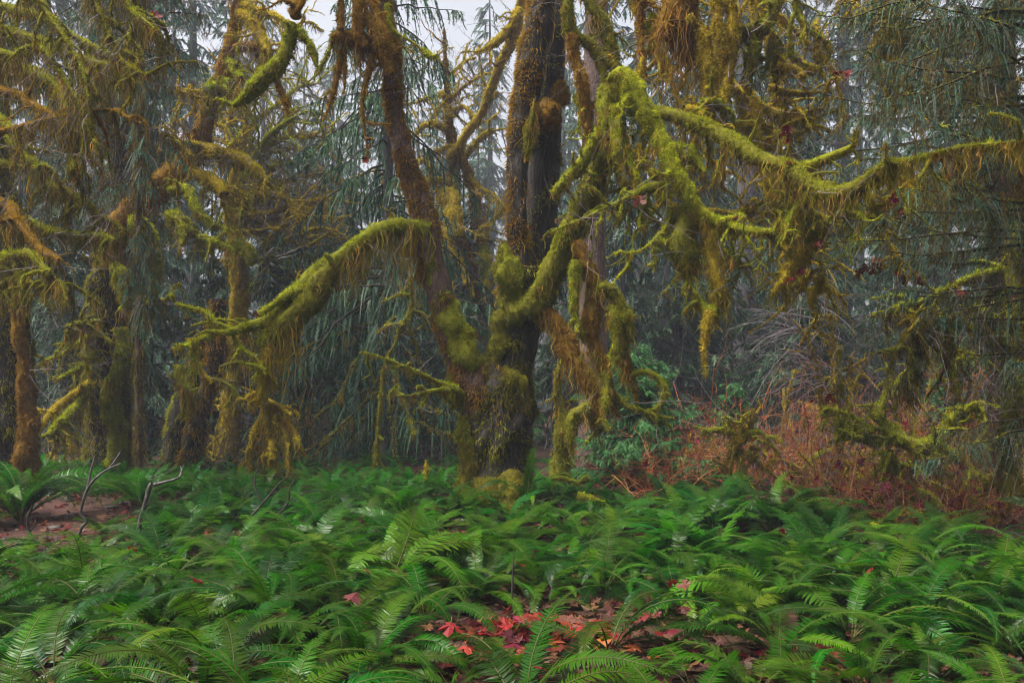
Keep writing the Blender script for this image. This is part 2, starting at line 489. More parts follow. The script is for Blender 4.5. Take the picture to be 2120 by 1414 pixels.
# big left-reaching limb
mossy_limb(main, '886,480,20 850,466,16 805,470,17 770,486,18 738,508,20 700,538,22 662,562,22 630,592,22 600,624,20 572,650,17 548,668,15 528,675,11', 12.0, 11.3, 'green', .95, 420, 5, (.2, .5), .3, seed=42, hc=HANGC, bare=4)
mossy_limb(main, '690,552,20 660,585,26 632,625,26 600,655,26 565,690,24 545,720,14', 11.6, 11.3, 'olive', 1.1, 420, 0, amp=.3, seed=43)
mossy_limb(main, '545,668,14 515,672,11 480,684,10 445,694,9 410,704,7 380,711,5 350,716,2.5', 11.3, 10.9, 'lime', .16, 130, 8, (.25, .6), .3, seed=44, twup=-.2)
mossy_limb(main, '640,598,12 612,603,11 590,612,11 560,630,10 535,645,6', 11.5, 11.2, 'lime', .16, 120, 0, seed=45)
mossy_limb(main, '686,545,8 682,530,10 676,524,5', 11.5, pal='green', hl=0, name='stub', seed=46)
mossy_limb(main, '463,690,6 440,660,6 415,640,6 388,634,6 365,628,4', 11.1, 11.4, 'lime', .12, 90, 3, (.15, .4), seed=47)
mossy_limb(main, '485,705,5 505,725,6 525,735,5 540,760,4 548,772,2', 11.2, 11.0, 'lime', .12, 90, 3, (.15, .4), seed=48)
mossy_limb(main, '555,720,10 550,760,10 545,800,8 535,830,5 520,845,3', 11.2, 11.1, 'gold', .2, 160, 5, (.15, .4), seed=49)
# high left branch with drooping fingers
mossy_limb(main, '818,150,14 795,120,14 770,98,17 742,88,18 715,84,17 695,78,13 688,72,5', 12.0, 11.6, 'rust', .34, 300, 3, (.2, .5), .25, seed=50, hc=HANGR)
for i, s in enumerate(['708,105,9 700,140,8 690,175,7 678,205,6 666,235,4 660,250,2', '712,100,7 714,140,6 716,175,4 716,198,2', '772,115,10 762,150,8 752,190,7 750,225,5 760,250,4 790,256,3 808,258,2',
                       '752,228,4 753,270,2.5 756,305,2 757,330,1.5', '742,-10,14 744,30,14 742,70,13 760,96,10', '706,-20,7 704,25,8 704,62,7', '748,10,10 768,55,9 790,110,10 808,150,10', '690,66,5 684,100,5 668,130,4 660,150,2', '770,0,12 790,60,10 812,120,8']):
    mossy_limb(main, s, 11.7, 11.6, 'rust' if i != 7 else 'green', .12 if i != 3 else 0, 120, 2, (.1, .4), seed=60 + i, amp=.2)
mossy_limb(main, '800,10,8 812,60,5 835,78,4 858,95,4 880,112,8 893,116,5 905,112,2', 11.8, 11.4, 'green', .12, 90, 0, seed=70, bare=3)
# far left upper branch hanging in from above
mossy_limb(main, '785,-150,18 720,-170,14 660,-120,12 630,-60,11 614,-5,11 606,35,12', 12.0, 11.0, 'rust', .2, 90, 4, seed=71)
mossy_limb(main, '604,50,12 600,85,16 588,118,19 566,152,21 540,178,20 512,196,17 488,208,10 470,212,4', 11.0, 10.8, 'green', .2, 130, 6, (.15, .4), .32, seed=72, fz=1.3)
mossy_limb(main, '612,58,9 628,76,10 645,95,10 655,118,8 659,135,4', 11.0, 10.9, 'green', .1, 80, 0, seed=73)
mossy_limb(main, '574,168,9 586,195,8 596,218,5 600,236,2.5', 10.9, 10.8, 'rust', .12, 140, 2, (.1, .25), seed=74)
mossy_limb(main, '606,35,7 622,15,6 640,-15,5', 11.0, pal='rust', hl=0, seed=75)
# right limb: rising from the trunk and arching over
mossy_limb(main, '1092,650,40 1118,618,32 1142,575,29 1162,530,29 1185,485,29 1206,440,28 1225,395,27 1240,340,25 1254,285,23 1268,230,23 1282,185,24 1292,160,22 1300,152,10', 12.0, 11.0, 'olive', .3, 170, 8, (.25, .6), .24, seed=80, bare=10)
mossy_limb(main, '1258,168,7 1280,152,17 1302,165,21 1326,205,22 1350,252,21 1370,305,19 1386,355,18 1408,395,16 1432,425,15 1460,450,13 1500,468,11 1540,477,11 1590,481,9 1640,484,7 1700,490,4', 10.8, 9.9, 'lime', .34, 220, 26, (.25, .7), .32, seed=81, fz=1.4, bare=8)
mossy_limb(main, '1145,402,8 1168,375,11 1190,350,13 1212,322,14 1235,295,15 1258,262,15 1282,236,16 1308,222,17 1330,228,14 1338,250,8 1336,275,4', 11.2, 10.7, 'lime', .22, 170, 10, (.2, .5), .3, seed=82)
mossy_limb(main, '1270,225,16 1280,265,18 1290,300,20 1302,330,17 1315,355,10 1322,372,4', 10.9, 10.6, 'lime', .42, 420, 0, amp=.35, seed=83, fz=1.3)
mossy_limb(main, '1262,180,20 1256,215,22 1250,255,14 1248,285,5', 11.0, 10.9, 'green', .35, 380, 0, seed=84)
mossy_limb(main, '1392,300,10 1410,315,18 1432,332,18 1450,348,9 1458,356,3', 10.8, 10.6, 'green', .3, 260, 2, (.15, .35), .4, seed=85, fz=1.4)
mossy_limb(main, '1408,372,10 1375,384,12 1340,392,11 1310,405,9 1280,418,7 1240,432,6 1205,450,5 1165,466,4 1140,478,2', 10.7, 10.3, 'green', .18, 140, 14, (.15, .5), seed=86, bare=10)
mossy_limb(main, '1425,430,18 1420,465,24 1416,500,27 1420,535,29 1424,565,22 1426,582,7', 10.7, 10.5, 'olive', .28, 420, 4, (.15, .4), .3, seed=87)
mossy_limb(main, '1462,452,14 1468,490,15 1470,525,17 1476,560,17 1486,595,14 1494,625,8', 10.6, 10.4, 'gold', .32, 320, 6, (.15, .4), .35, seed=88)
mossy_limb(main, '1425,580,6 1440,610,8 1456,635,11 1474,645,15 1488,640,10', 10.5, 10.3, 'green', .2, 220, 4, (.1, .3), .3, seed=89)
mossy_limb(main, '1470,645,12 1464,680,9 1462,710,7 1465,740,4 1466,775,2', 10.3, 10.2, 'gold', .2, 160, 2, (.1, .3), seed=90)
mossy_limb(main, '1392,440,7 1378,470,6 1360,492,6 1335,512,5 1308,527,4 1284,530,3', 10.7, 10.3, 'lime', .12, 120, 6, (.12, .35), seed=91)
mossy_limb(main, '1308,527,4 1298,552,4 1280,565,3 1262,580,2', 10.3, 10.2, 'lime', .1, 90, 2, (.1, .25), seed=92)
mossy_limb(main, '1360,492,5 1358,520,5 1362,545,4 1350,552,3', 10.5, 10.3, 'green', .12, 120, 2, (.1, .25), seed=93)
# drapes below the right limb
for i, (s, p, h) in enumerate([
    ('1196,500,12 1208,535,16 1224,575,17 1232,610,17 1230,650,20 1228,690,20 1240,725,16 1250,760,13 1262,800,10 1268,838,10 1272,852,4', 'rust', .42),
    ('1240,600,12 1258,596,16 1278,622,14 1292,655,17 1300,690,15 1290,715,12 1284,740,8', 'olive', .34),
    ('1262,635,10 1272,665,15 1276,705,14 1270,745,9', 'olive', .34),
    ('1284,725,16 1298,750,14 1306,780,10 1312,810,6 1318,842,2', 'rust', .26),
    ('1194,540,12 1186,580,11 1182,620,10 1184,650,8 1194,672,5 1202,690,2', 'green', .24),
    ('1250,770,9 1256,800,9 1252,825,8 1246,852,4', 'olive', .26)]):
    mossy_limb(main, s, 11.3 - .12 * (i % 3), 11.1 - .12 * (i % 3), p, h, 300, 3, (.1, .3), .35, seed=100 + i, fz=1.2)
for i, s in enumerate(['1308,778,6 1325,770,7 1345,774,8 1364,786,8 1376,804,9 1378,826,7 1366,848,6 1342,856,5 1330,852,5',
                       '1278,815,7 1286,834,8 1304,846,7 1324,852,7 1345,858,5 1372,862,4 1392,862,2']):
    mossy_limb(main, s, 11.1, 11.0, 'lime', .14, 160, 5, (.1, .25), seed=110 + i, bare=4)
# limb hanging down right of the trunk
mossy_limb(main, '1112,640,14 1138,648,14 1154,675,19 1170,708,21 1186,742,22 1204,775,19 1220,808,15 1227,838,13 1226,868,10 1223,890,4', 11.9, 11.4, 'rust', .4, 300, 2, (.1, .3), .28, seed=112, hc=HANGR)
mossy_limb(main, '1222,840,13 1204,852,15 1188,870,14 1184,895,11 1183,920,7 1182,938,2', 11.4, 11.3, 'olive', .3, 300, 0, seed=113)
for i, s in enumerate(['945,808,9 905,785,6 870,768,6 835,752,5 800,742,4 770,732,3 742,726,2', '940,806,8 910,808,7 880,812,6 840,816,2.5 800,816,1.5', '1222,872,7 1240,880,7 1258,886,3 1272,882,2']):
    mossy_limb(main, s, 11.9, 11.2, 'green', .16, 150, 5, (.15, .4), seed=115 + i, bare=2)
# long right limb sweeping to the frame edge
mossy_limb(main, '1345,232,12 1378,236,14 1420,248,15 1465,268,17 1510,297,18 1552,319,17 1598,337,17 1640,358,17 1670,380,17 1705,394,17 1750,393,17 1790,380,15 1825,358,13 1855,342,11 1890,334,9 1940,324,7 2000,308,7 2060,295,6 2125,280,5', 11.2, 7.0, 'olive', .34, 260, 18, (.25, .7), .25, seed=120, bare=10)
mossy_limb(main, '1660,386,12 1700,402,15 1745,404,16 1785,391,14 1822,368,12 1850,350,9 1885,338,6', 9.85, 9.5, 'lime', .2, 190, 6, (.1, .3), .35, seed=121, fz=1.3)
mossy_limb(main, '1628,358,8 1660,346,12 1695,338,12 1730,328,11 1752,316,8 1764,300,4 1766,270,2', 10.0, 9.8, 'lime', .3, 260, 6, (.15, .4), .3, seed=122)
for i, (s, p) in enumerate([('1718,400,9 1740,418,10 1762,436,10 1784,452,8 1792,470,5', 'green'), ('1778,388,9 1802,412,10 1818,440,9 1828,475,7 1842,505,5 1860,535,4 1880,552,2', 'gold'),
                            ('1660,385,9 1668,412,9 1662,428,10 1645,445,9 1632,470,7 1622,500,4', 'green'), ('1664,426,7 1685,440,6 1702,455,5 1730,462,4 1760,470,3', 'green'),
                            ('1790,470,8 1778,485,9 1770,500,8 1768,515,4', 'lime'), ('1860,350,6 1880,380,6 1895,410,5 1900,430,3', 'gold')]):
    mossy_limb(main, s, 9.9, 9.5, p, .3, 240, 8, (.15, .45), .3, seed=125 + i)
mossy_limb(main, '1690,470,8 1672,510,14 1650,545,18 1632,570,16 1610,592,10 1590,605,4', 10.2, 10.0, 'gold', .36, 340, 10, (.15, .45), .4, seed=131)
mossy_limb(main, '1700,560,4 1702,580,13 1698,596,12 1688,615,12 1684,632,8 1690,640,3', 10.3, 10.2, 'gold', .1, 150, 3, (.1, .3), .3, seed=132)
# crown hanging in from above at the right: limbs, knobs and long brown drapes
mossy_limb(main, '1152,-60,18 1230,-130,17 1330,-150,16 1440,-130,16 1540,-100,14 1660,-90,11 1780,-80,8', 12.9, 12.5, 'rust', .2, 60, 2, (.4, 1.), seed=140)
UP = [('1170,-40,12 1178,20,13 1184,60,13 1198,84,13 1222,94,13 1240,118,12 1248,150,11 1252,185,6', 'olive', .26, 12.0),
      ('1184,70,11 1192,115,13 1200,150,14 1204,200,13 1208,245,10 1210,285,8 1206,325,4', 'rust', .26, 11.9),
      ('1208,-40,13 1222,10,15 1244,48,16 1262,88,15 1270,125,14 1270,150,7', 'olive', .3, 12.1),
      ('1206,240,7 1222,262,8 1238,280,6 1242,296,3', 'green', .2, 11.9),
      ('1320,-60,10 1322,10,9 1320,50,9 1322,90,7 1322,110,4', 'rust', .25, 11.6),
      ('1432,-70,30 1416,-20,32 1398,15,33 1386,45,28 1376,80,14', 'rust', .85, 11.4),
      ('1420,0,26 1418,60,24 1424,110,16 1428,140,8', 'rust', .75, 11.5),
      ('1448,50,8 1452,80,18 1458,120,17 1461,150,18 1463,175,17 1465,205,19 1463,235,14 1464,262,8', 'gold', .22, 11.3),
      ('1480,-20,11 1482,30,11 1484,60,13 1490,90,13 1498,110,13 1500,130,5', 'gold', .2, 11.2),
      ('1500,-50,12 1516,10,13 1520,60,14 1524,100,14 1516,150,14 1508,195,12 1502,235,8 1495,262,4', 'gold', .3, 11.2),
      ('1524,70,18 1555,65,17 1578,62,16 1592,40,13 1604,10,11 1612,-30,10', 'olive', .34, 11.4),
      ('1556,75,14 1560,110,16 1555,140,14 1548,160,6', 'olive', .3, 11.4),
      ('1450,215,9 1478,208,12 1502,222,10 1520,235,5', 'green', .16, 11.1),
      ('1420,225,9 1445,232,10 1466,236,9', 'gold', .14, 11.0),
      ('1594,75,6 1598,95,13 1600,120,12 1598,140,5', 'olive', .2, 11.5),
      ('1608,135,9 1630,142,10 1650,148,10 1668,160,5', 'gold', .2, 11.4),
      ('1624,100,5 1640,110,9 1650,122,8', 'lime', .1, 11.5),
      ('1660,120,4 1668,140,12 1676,150,14 1690,146,5', 'gold', .2, 11.8),
      ('1640,-40,7 1652,20,7 1662,48,6 1680,70,5 1700,85,3 1716,95,2', 'green', .12, 11.0),
      ('1690,40,4 1694,90,7 1695,120,6 1696,130,2', 'gold', .1, 11.3),
      ('1510,260,7 1540,262,6 1570,270,6 1600,282,5 1640,280,4 1680,262,3', 'gold', .2, 11.8),
      ('1590,180,7 1618,186,8 1650,192,7 1690,190,5 1720,188,3', 'gold', .24, 11.7),
      ('1540,170,8 1560,200,8 1590,220,7 1625,235,6 1660,240,5 1700,232,3', 'gold', .26, 12.0),
      ('1495,-60,12 1560,-20,11 1620,40,9 1690,110,7 1730,170,5 1748,240,3', 'gold', .22, 12.6),
      ('1530,200,9 1545,260,9 1570,320,8 1600,370,7 1640,420,5 1690,450,3', 'gold', .3, 12.4),
      ('1330,120,7 1325,150,8 1322,175,6', 'gold', .2, 11.4), ('1350,30,9 1348,60,12 1352,85,10 1346,110,4', 'lime', .2, 11.7)]
for i, (s, p, h, y) in enumerate(UP):
    mossy_limb(main, s, y, y - .1, p, h, 300 if h > .5 else 190, 7 if i > 19 else 5, (.2, .6), .3, seed=150 + i, hc=HANGR if p == 'rust' else HANGC, bare=5 if i > 9 else 2, twd=.16)
# hundreds of thin mossy twigs filling the right crown
for i, s in enumerate(['1290,-60,9 1340,60,8 1400,180,7 1440,280,6 1500,360,5', '1540,-60,9 1580,90,8 1610,210,7 1630,300,6 1660,420,4', '1400,-60,9 1480,120,8 1560,210,7 1640,250,5 1730,230,3',
                       '1320,300,8 1390,420,7 1480,440,6 1580,430,5 1680,440,3', '1190,200,8 1260,330,7 1340,440,6 1450,520,5 1560,560,3', '1560,200,8 1570,300,8 1600,420,6 1640,520,5 1660,600,3']):
    mossy_limb(main, s, 12.8 - .2 * i, 12.2 - .3 * i, 'gold' if i != 4 else 'lime', .26, 150, 40, (.3, .9), .3, seed=200 + i, bare=12, twd=.14)
# withered leaves still hanging on the crown
def maple_leaf_geo(rng, s=1., curl=.3):
    lob = np.array([(0, -.12), (.30, -.30), (.24, -.08), (.62, -.06), (.42, .14), (.66, .44), (.30, .38), (.22, .50), (.30, .70), (.0, 1.0)])
    lob = np.vstack([lob, lob[-2:0:-1] * np.array([-1, 1])])
    lob = lob * (1 + rng.normal(size=(len(lob), 1)) * .08)
    z = curl * (np.abs(lob[:, 0]) ** 1.5 * rng.uniform(-1.2, 1.2) + lob[:, 1] ** 2 * rng.uniform(-.8, .8)) + rng.normal(size=len(lob)) * .05
    v = np.vstack([[0, .25, .04], np.column_stack([lob[:, 0], lob[:, 1], z])]) * s
    n = len(lob)
    f = np.array([(0, 1 + i, 1 + (i + 1) % n) for i in range(n)])
    return v, f
LEAFC = [(.14, .018, .014), (.19, .026, .016), (.085, .024, .018), (.19, .045, .014), (.11, .045, .03)]
def rotm(rng, tilt):
    a = rng.uniform(0, 6.283); b = rng.normal() * tilt; c = rng.normal() * tilt
    ca, sa, cb, sb, cc, s_ = math.cos(a), math.sin(a), math.cos(b), math.sin(b), math.cos(c), math.sin(c)
    return np.array([[ca, -sa, 0], [sa, ca, 0], [0, 0, 1]]) @ np.array([[1, 0, 0], [0, cb, -sb], [0, sb, cb]]) @ np.array([[cc, 0, s_], [0, 1, 0], [-s_, 0, cc]])
def hung_leaves(tree, spots, Y, seed, s=.13):
    rng = RS(seed)
    for (x, y) in spots:
        b = Buf()
        for j in range(rng.integers(1, 4)):
            v, f = maple_leaf_geo(rng, s * rng.uniform(.6, 1.1), .7)
            b.add((v * np.array([1, -1, 1])) @ rotm(rng, 1.1).T + P(x, y, Y) + rng.normal(size=3) * .04, f, pick(LEAFC, 1, rng)[0])
        b.build('withered_leaf', M_LEAF, tree, False)
hung_leaves(main, [(1315, 420), (1635, 287), (1730, 163), (1742, 150), (1795, 552), (1812, 556), (1870, 572), (1965, 355), (1690, 505), (1985, 605), (2085, 605), (1650, 575), (1620, 350), (1895, 575), (1855, 430), (1870, 445)], 9.6, 5, .1)
hung_leaves(main, [(755, 338), (1085, 480), (520, 662), (560, 685)], 11.3, 6, .1)

# ------------------------------------------------------------------ other mossy trees on the left
t = thing('mossy_maple', 'thick dark trunk beyond the muddy path with a strip of orange moss down its side', 'tree', tuple(P(22, 985, 15)))
bark_trunk(t, '10,1010,80 12,960,60 14,880,54 12,790,50 8,700,46 4,600,44 -6,480,42 -20,340,40 -30,200,40 -40,0,38 -45,-120,36', 15, 15, M_BARK, .2, .45, 'dark', 50, (.4, -.3, .2), .35, 70)
mossy_limb(t, '60,1000,26 52,945,22 56,890,20 50,830,18 44,780,17 46,740,14 40,690,13 34,640,12 34,590,8', 14.7, 14.7, 'rust', .2, 120, 0, amp=.4, name='moss_strip', seed=301, hc=HANGR, fz=1.4)
HANGX = np.vstack([HANGC[:2], HANGD, HANGD])
LB = ['-40,20,10 30,22,10 80,32,9 130,60,7 190,95,6 240,120,5 275,135,4 292,100,3', '-30,62,10 20,70,11 60,80,10 110,96,9 150,112,8 200,130,6 235,138,4',
      '-40,140,13 20,138,12 60,150,12 100,165,11 125,180,10 138,215,9 142,260,9 150,310,8 152,350,6', '-30,185,9 30,195,9 70,215,8 110,240,7 150,265,5 200,290,3',
      '-40,220,10 5,250,10 30,290,9 55,325,9 85,346,8', '-30,330,10 40,350,10 85,362,10 115,385,10 150,405,9 190,432,7 225,455,5 250,478,3',
      '-30,440,8 40,450,8 95,472,8 130,486,8 165,492,8 205,490,6 240,496,3', '-20,400,12 15,430,12 40,470,11 70,500,10 95,520,8 120,540,5',
      '-40,540,14 10,530,13 50,530,12 85,545,9 110,570,6', '-20,600,9 30,580,9 70,590,8 100,580,9 130,600,6', '-30,100,8 40,115,8 80,100,7 120,150,6 170,210,5 180,300,3',
      '-30,280,7 60,260,6 140,240,5 230,230,4 290,250,3', '60,-40,8 90,20,8 130,60,7 160,130,6 190,210,5 200,300,3', '180,-40,7 210,40,6 240,110,5 262,140,4 300,150,3', '250,-40,8 275,10,7 300,45,5 320,62,3']
for i, s in enumerate(LB):
    mossy_limb(t, s, 14.2 - .25 * i, 11.5 - .12 * i, ['olive', 'dark', 'olive', 'rust'][i % 4], .5, 260, 11, (.25, .75), .3, seed=310 + i, bare=7, twd=.3, hc=HANGX)  # darker moss and fringe colours put in for the shade on this side
hung_leaves(t, [(185, 345), (325, 40)], 11, 9, .12)

t = thing('mossy_maple', 'leaning mossy maple whose thick limb bends up over a shaggy moss draped trunk', 'tree', tuple(P(228, 975, 18)))
bark_trunk(t, '222,1010,60 226,960,46 224,900,42 220,830,42 218,760,40 216,690,40 220,620,38 232,550,32', 18, 17.6, M_BARK, .24, .5, 'dark', 51, (.5, -.3, .2), .75, 420, hc=HANGX)
mossy_limb(t, '240,965,24 246,920,18 240,870,18 230,820,17 246,770,16 250,720,16 246,680,14', 17.4, 17.3, 'green', .3, 200, 0, amp=.4, name='trunk', seed=330, fz=1.2)
mossy_limb(t, '226,560,30 240,500,28 262,450,28 292,415,28 335,388,28 370,355,26 400,320,24 418,290,21 430,250,19 442,210,18 456,165,17 470,115,16 482,60,14 494,0,13 500,-60,12', 17.4, 17.2, 'rust', .38, 240, 10, (.3, .8), .22, seed=331, hc=HANGR, bare=12)
mossy_limb(t, '268,450,6 282,462,20 296,482,22 306,510,20 314,545,18 318,580,14 318,610,8', 16.4, 16.4, 'lime', .2, 160, 0, amp=.2, seed=332, fz=1.3)
mossy_limb(t, '236,545,10 250,570,22 262,600,24 268,630,16 270,650,6', 16.6, 16.6, 'green', .3, 260, 0, amp=.3, seed=333)
GB = [('412,305,14 440,312,15 470,320,15 492,330,16 515,348,15 540,370,10 552,385,5', 'gold'), ('398,352,12 430,370,13 455,385,14 470,405,13', 'gold'), ('350,395,12 385,390,11 405,430,10 430,458,9 445,470,8', 'lime'),
      ('480,175,12 450,180,14 425,185,10', 'green'), ('485,100,10 510,98,11 540,102,10 560,112,6', 'rust'), ('495,30,10 520,40,14 535,60,13 545,85,12 550,110,8', 'gold'), ('470,120,8 490,150,8 500,165,6', 'green'),
      ('440,205,9 400,190,8 370,185,6', 'gold'), ('345,440,9 380,470,10 415,490,9 450,505,8 485,525,5', 'lime'), ('350,445,9 365,452,13 375,475,11 372,510,5', 'olive'), ('500,10,9 540,20,8 580,40,6 620,62,4', 'gold'), ('420,300,8 380,300,7 350,290,6', 'gold'),
      ('250,640,8 290,632,7 330,622,6 365,615,3', 'lime'), ('205,668,9 165,672,8 130,680,6', 'olive'), ('200,690,8 160,710,7 120,735,5 85,745,3', 'green'), ('190,790,9 150,820,9 110,850,9 85,890,8', 'gold'), ('190,800,9 160,835,10 130,870,9 95,900,7', 'lime'), ('200,730,7 160,760,6 110,790,4', 'green')]
for i, (s, p) in enumerate(GB):
    mossy_limb(t, s, 17.2, 16.8 - .06 * i, p, .4, 260, 9, (.3, .9), .28, seed=340 + i, bare=7, twd=.2)

t = thing('mossy_maple', 'golden mossy maple with a dense fan of thin pale twigs, behind the leaning maple', 'tree', tuple(P(480, 990, 22)))
mossy_limb(t, '470,1000,26 478,900,22 480,800,20 486,700,20 494,620,19 492,560,18 488,500,18 484,450,17 470,410,15 452,385,12', 22, 21.5, 'gold', .5, 200, 8, (.5, 1.2), .3, 'trunk', 370)
mossy_limb(t, '488,500,14 500,515,13 512,510,12 520,520,13 522,540,10 510,545,6', 21.3, 21.2, 'lime', .2, 120, 0, seed=371)
fan = ['490,420,10 540,400,9 580,408,8 605,430,7 625,470,5 640,510,3', '485,400,9 520,330,8 560,280,7 600,250,5 650,230,3', '490,450,9 560,440,8 620,420,6 680,410,4', '480,380,9 500,300,8 510,220,7 530,150,5 560,90,3',
       '500,440,9 550,360,8 610,330,6 670,320,4', '490,480,8 560,470,7 600,490,6 630,530,4', '480,370,8 540,310,7 620,280,5 690,290,3', '505,420,8 520,450,8 540,470,7 550,520,6 552,560,4', '490,350,7 470,280,6 480,210,5 500,140,3', '500,400,7 600,370,6 680,360,4 720,380,2', '480,300,7 560,230,6 620,180,5 660,170,3', '500,470,7 590,450,6 650,470,4 700,480,3']
for i, s in enumerate(fan):
    mossy_limb(t, s, 21.5, 20.5 + .25 * i, ['gold', 'lime', 'gold'][i % 3], .1, 40, 26, (.5, 1.5), .3, seed=380 + i, bare=60, twd=.0, twr=(.02, .035), twup=.3, fz=.8)

t = thing('mossy_maple', 'pale twin stemmed mossy maple in mist, seen through the fork of the great maple', 'tree', tuple(P(985, 985, 24)))
for i, (s, p) in enumerate([('985,1000,20 985,900,18 988,800,17 985,700,17 978,600,16 962,520,15 945,450,14 938,380,13 935,300,12 930,220,9 924,140,6 920,60,3', 'rust'), ('1005,900,14 1008,760,14 1010,640,14 1006,560,14 1000,500,13 985,430,13 975,380,12 960,330,10 950,290,6', 'rust'), ('990,560,12 1000,500,11 1003,520,13 1008,600,10', 'lime')]):
    mossy_limb(t, s, 24, 23.5, p, .35, 140, 8, (.5, 1.1), .3, 'trunk', 400 + i)
for i, s in enumerate(['945,420,12 925,400,18 930,425,22 935,460,20 945,490,12', '940,380,9 910,375,9 880,380,9 840,385,6 800,380,5 790,420,3', '935,270,8 900,258,8 870,265,7 850,290,4', '930,190,7 890,200,6 860,215,4 830,220,3', '960,330,8 990,290,7 1020,270,6', '965,360,8 990,390,6 1020,400,4 1040,420,3',
                        '928,150,5 900,120,4 870,95,2', '926,160,5 960,130,4 985,120,2', '932,240,6 960,220,6 990,250,4', '900,470,10 930,500,11 950,540,11 965,590,8', '1003,620,7 1030,600,6 1055,590,4', '935,300,6 890,320,5 860,345,3', '990,480,7 1020,460,5 1045,430,4', '930,210,6 960,180,5 1000,160,3']):
    mossy_limb(t, s, 23.6, 23, 'gold', .3, 130, 9, (.5, 1.2), .3, seed=410 + i, bare=10)
# upper limb crossing behind, near the stem top
mossy_limb(t, '1080,20,12 1060,50,11 1040,80,10 1015,100,8 990,110,6 970,108,3', 20, 20, 'gold', .25, 110, 8, (.3, .8), seed=430, bare=6)
mossy_limb(t, '1062,60,8 1060,90,7 1056,110,5 1040,125,4 1022,135,3', 20, 20, 'rust', .2, 90, 3, seed=431)
mossy_limb(t, '930,330,10 980,260,9 1030,150,10 1065,70,12 1085,-20,12', 23.5, 20, 'gold', .25, 100, 4, seed=432)

t = thing('broken_snag', "thin broken mossy snag with drooping side twigs under the great maple's longest low limb", 'tree', tuple(P(800, 985, 17)))
for i, s in enumerate(['850,572,6 852,610,7 850,640,7 838,665,7 825,690,6 815,720,5 800,750,5 790,820,6 780,900,6 776,990,7', '852,640,4 870,650,3 882,668,3 886,690,2', '846,660,4 850,690,4 862,720,4 868,760,3', '836,672,3 810,670,3 780,690,2', '850,610,3 820,612,2 790,625,2']):
    mossy_limb(t, s, 16, 16.4, 'olive', .12, 70, 4, (.15, .4), seed=440 + i, bare=3, name='trunk' if i == 0 else 'limb')

t = thing('draped_maple', 'short maple draped in golden moss like a hanging curtain, below a long fringed limb', 'tree', tuple(P(560, 985, 16)))
for i, s in enumerate(['556,1000,11 556,950,9 552,900,9 548,850,9 546,800,8 548,760,5', '550,850,9 572,870,9 590,900,9 595,940,6 598,965,3', '545,860,9 530,890,9 520,930,7 515,960,3', '552,870,10 560,910,10 565,950,6', '555,830,7 580,840,6 600,860,4', '545,820,6 520,815,6 505,830,4', '560,850,7 600,880,7 620,930,4']):
    mossy_limb(t, s, 15.6, 15.3, 'gold', .6, 420, 4, (.15, .5), .3, seed=450 + i, name='trunk' if i == 0 else 'limb', twd=.3)

t = thing('mossy_maple', 'dark leaning double trunk in shade beside the short golden draped maple', 'tree', tuple(P(385, 985, 19)))
bark_trunk(t, '350,1000,26 358,940,22 368,880,21 382,820,20 400,760,18 420,700,16 440,640,14', 19, 19, M_BARK, .2, .45, 'olive', 61, None, .4, 90)
bark_trunk(t, '385,1000,24 392,950,20 402,900,20 420,840,19 438,780,18 446,720,20 448,680,18 452,620,14', 18.7, 18.7, M_BARK, .25, .5, 'rust', 62, None, .4, 90)
for i, (s, p) in enumerate([('374,755,12 372,775,14 380,795,14 392,810,10 394,840,5', 'lime'), ('405,765,6 385,800,6 380,870,3', 'olive'), ('420,785,6 455,790,6 480,805,4 500,830,2', 'green'), ('390,700,6 400,735,6 416,765,6 440,790,5', 'gold'), ('455,760,5 490,750,4 520,760,3', 'olive')]):
    mossy_limb(t, s, 17.5, 17.4, p, .35, 300, 4, (.2, .6), seed=465 + i, bare=4)

# ------------------------------------------------------------------ right side: mossy understory
t = thing('mossy_stump', "short golden mossy trunk standing under the great maple's drooping fringed limb", 'tree trunk', tuple(P(1165, 1000, 14.5)))
mossy_limb(t, '1158,1010,26 1160,975,20 1162,940,18 1166,905,18 1168,875,16 1162,850,12 1158,800,8 1162,760,7 1168,740,3', 14.4, 14.4, 'olive', .3, 200, 6, (.2, .5), .35, 'trunk', 470, bare=6)
t = thing('mossy_maple', 'little mossy tree with raised arms like a candelabra, in the red brush', 'tree', tuple(P(1540, 1010, 15)))
for i, s in enumerate(['1500,985,5 1506,950,6 1515,935,7 1524,930,8 1530,915,9 1528,900,8', '1530,918,9 1545,905,10 1562,898,9 1580,905,6 1588,925,4', '1526,910,8 1515,895,8 1502,890,8 1485,893,7 1470,900,6', '1538,905,6 1550,880,6 1556,860,6 1552,845,4', '1522,935,8 1545,940,8 1565,955,7 1590,975,6 1615,990,5 1640,1005,3', '1530,905,4 1540,880,3 1500,870,3', '1552,925,5 1575,930,4 1590,928,3', '1530,930,9 1534,970,9 1540,1015,10']):
    mossy_limb(t, s, 14.2, 14, 'lime' if i % 3 else 'gold', .2, 150, 5, (.15, .4), .3, seed=480 + i, bare=3, name='limb' if i != 7 else 'trunk')
t = thing('vine_maple', 'spindly mossy maple with arching whitish bare twigs, before the dark spruce trunks', 'tree', tuple(P(1725, 1020, 15)))
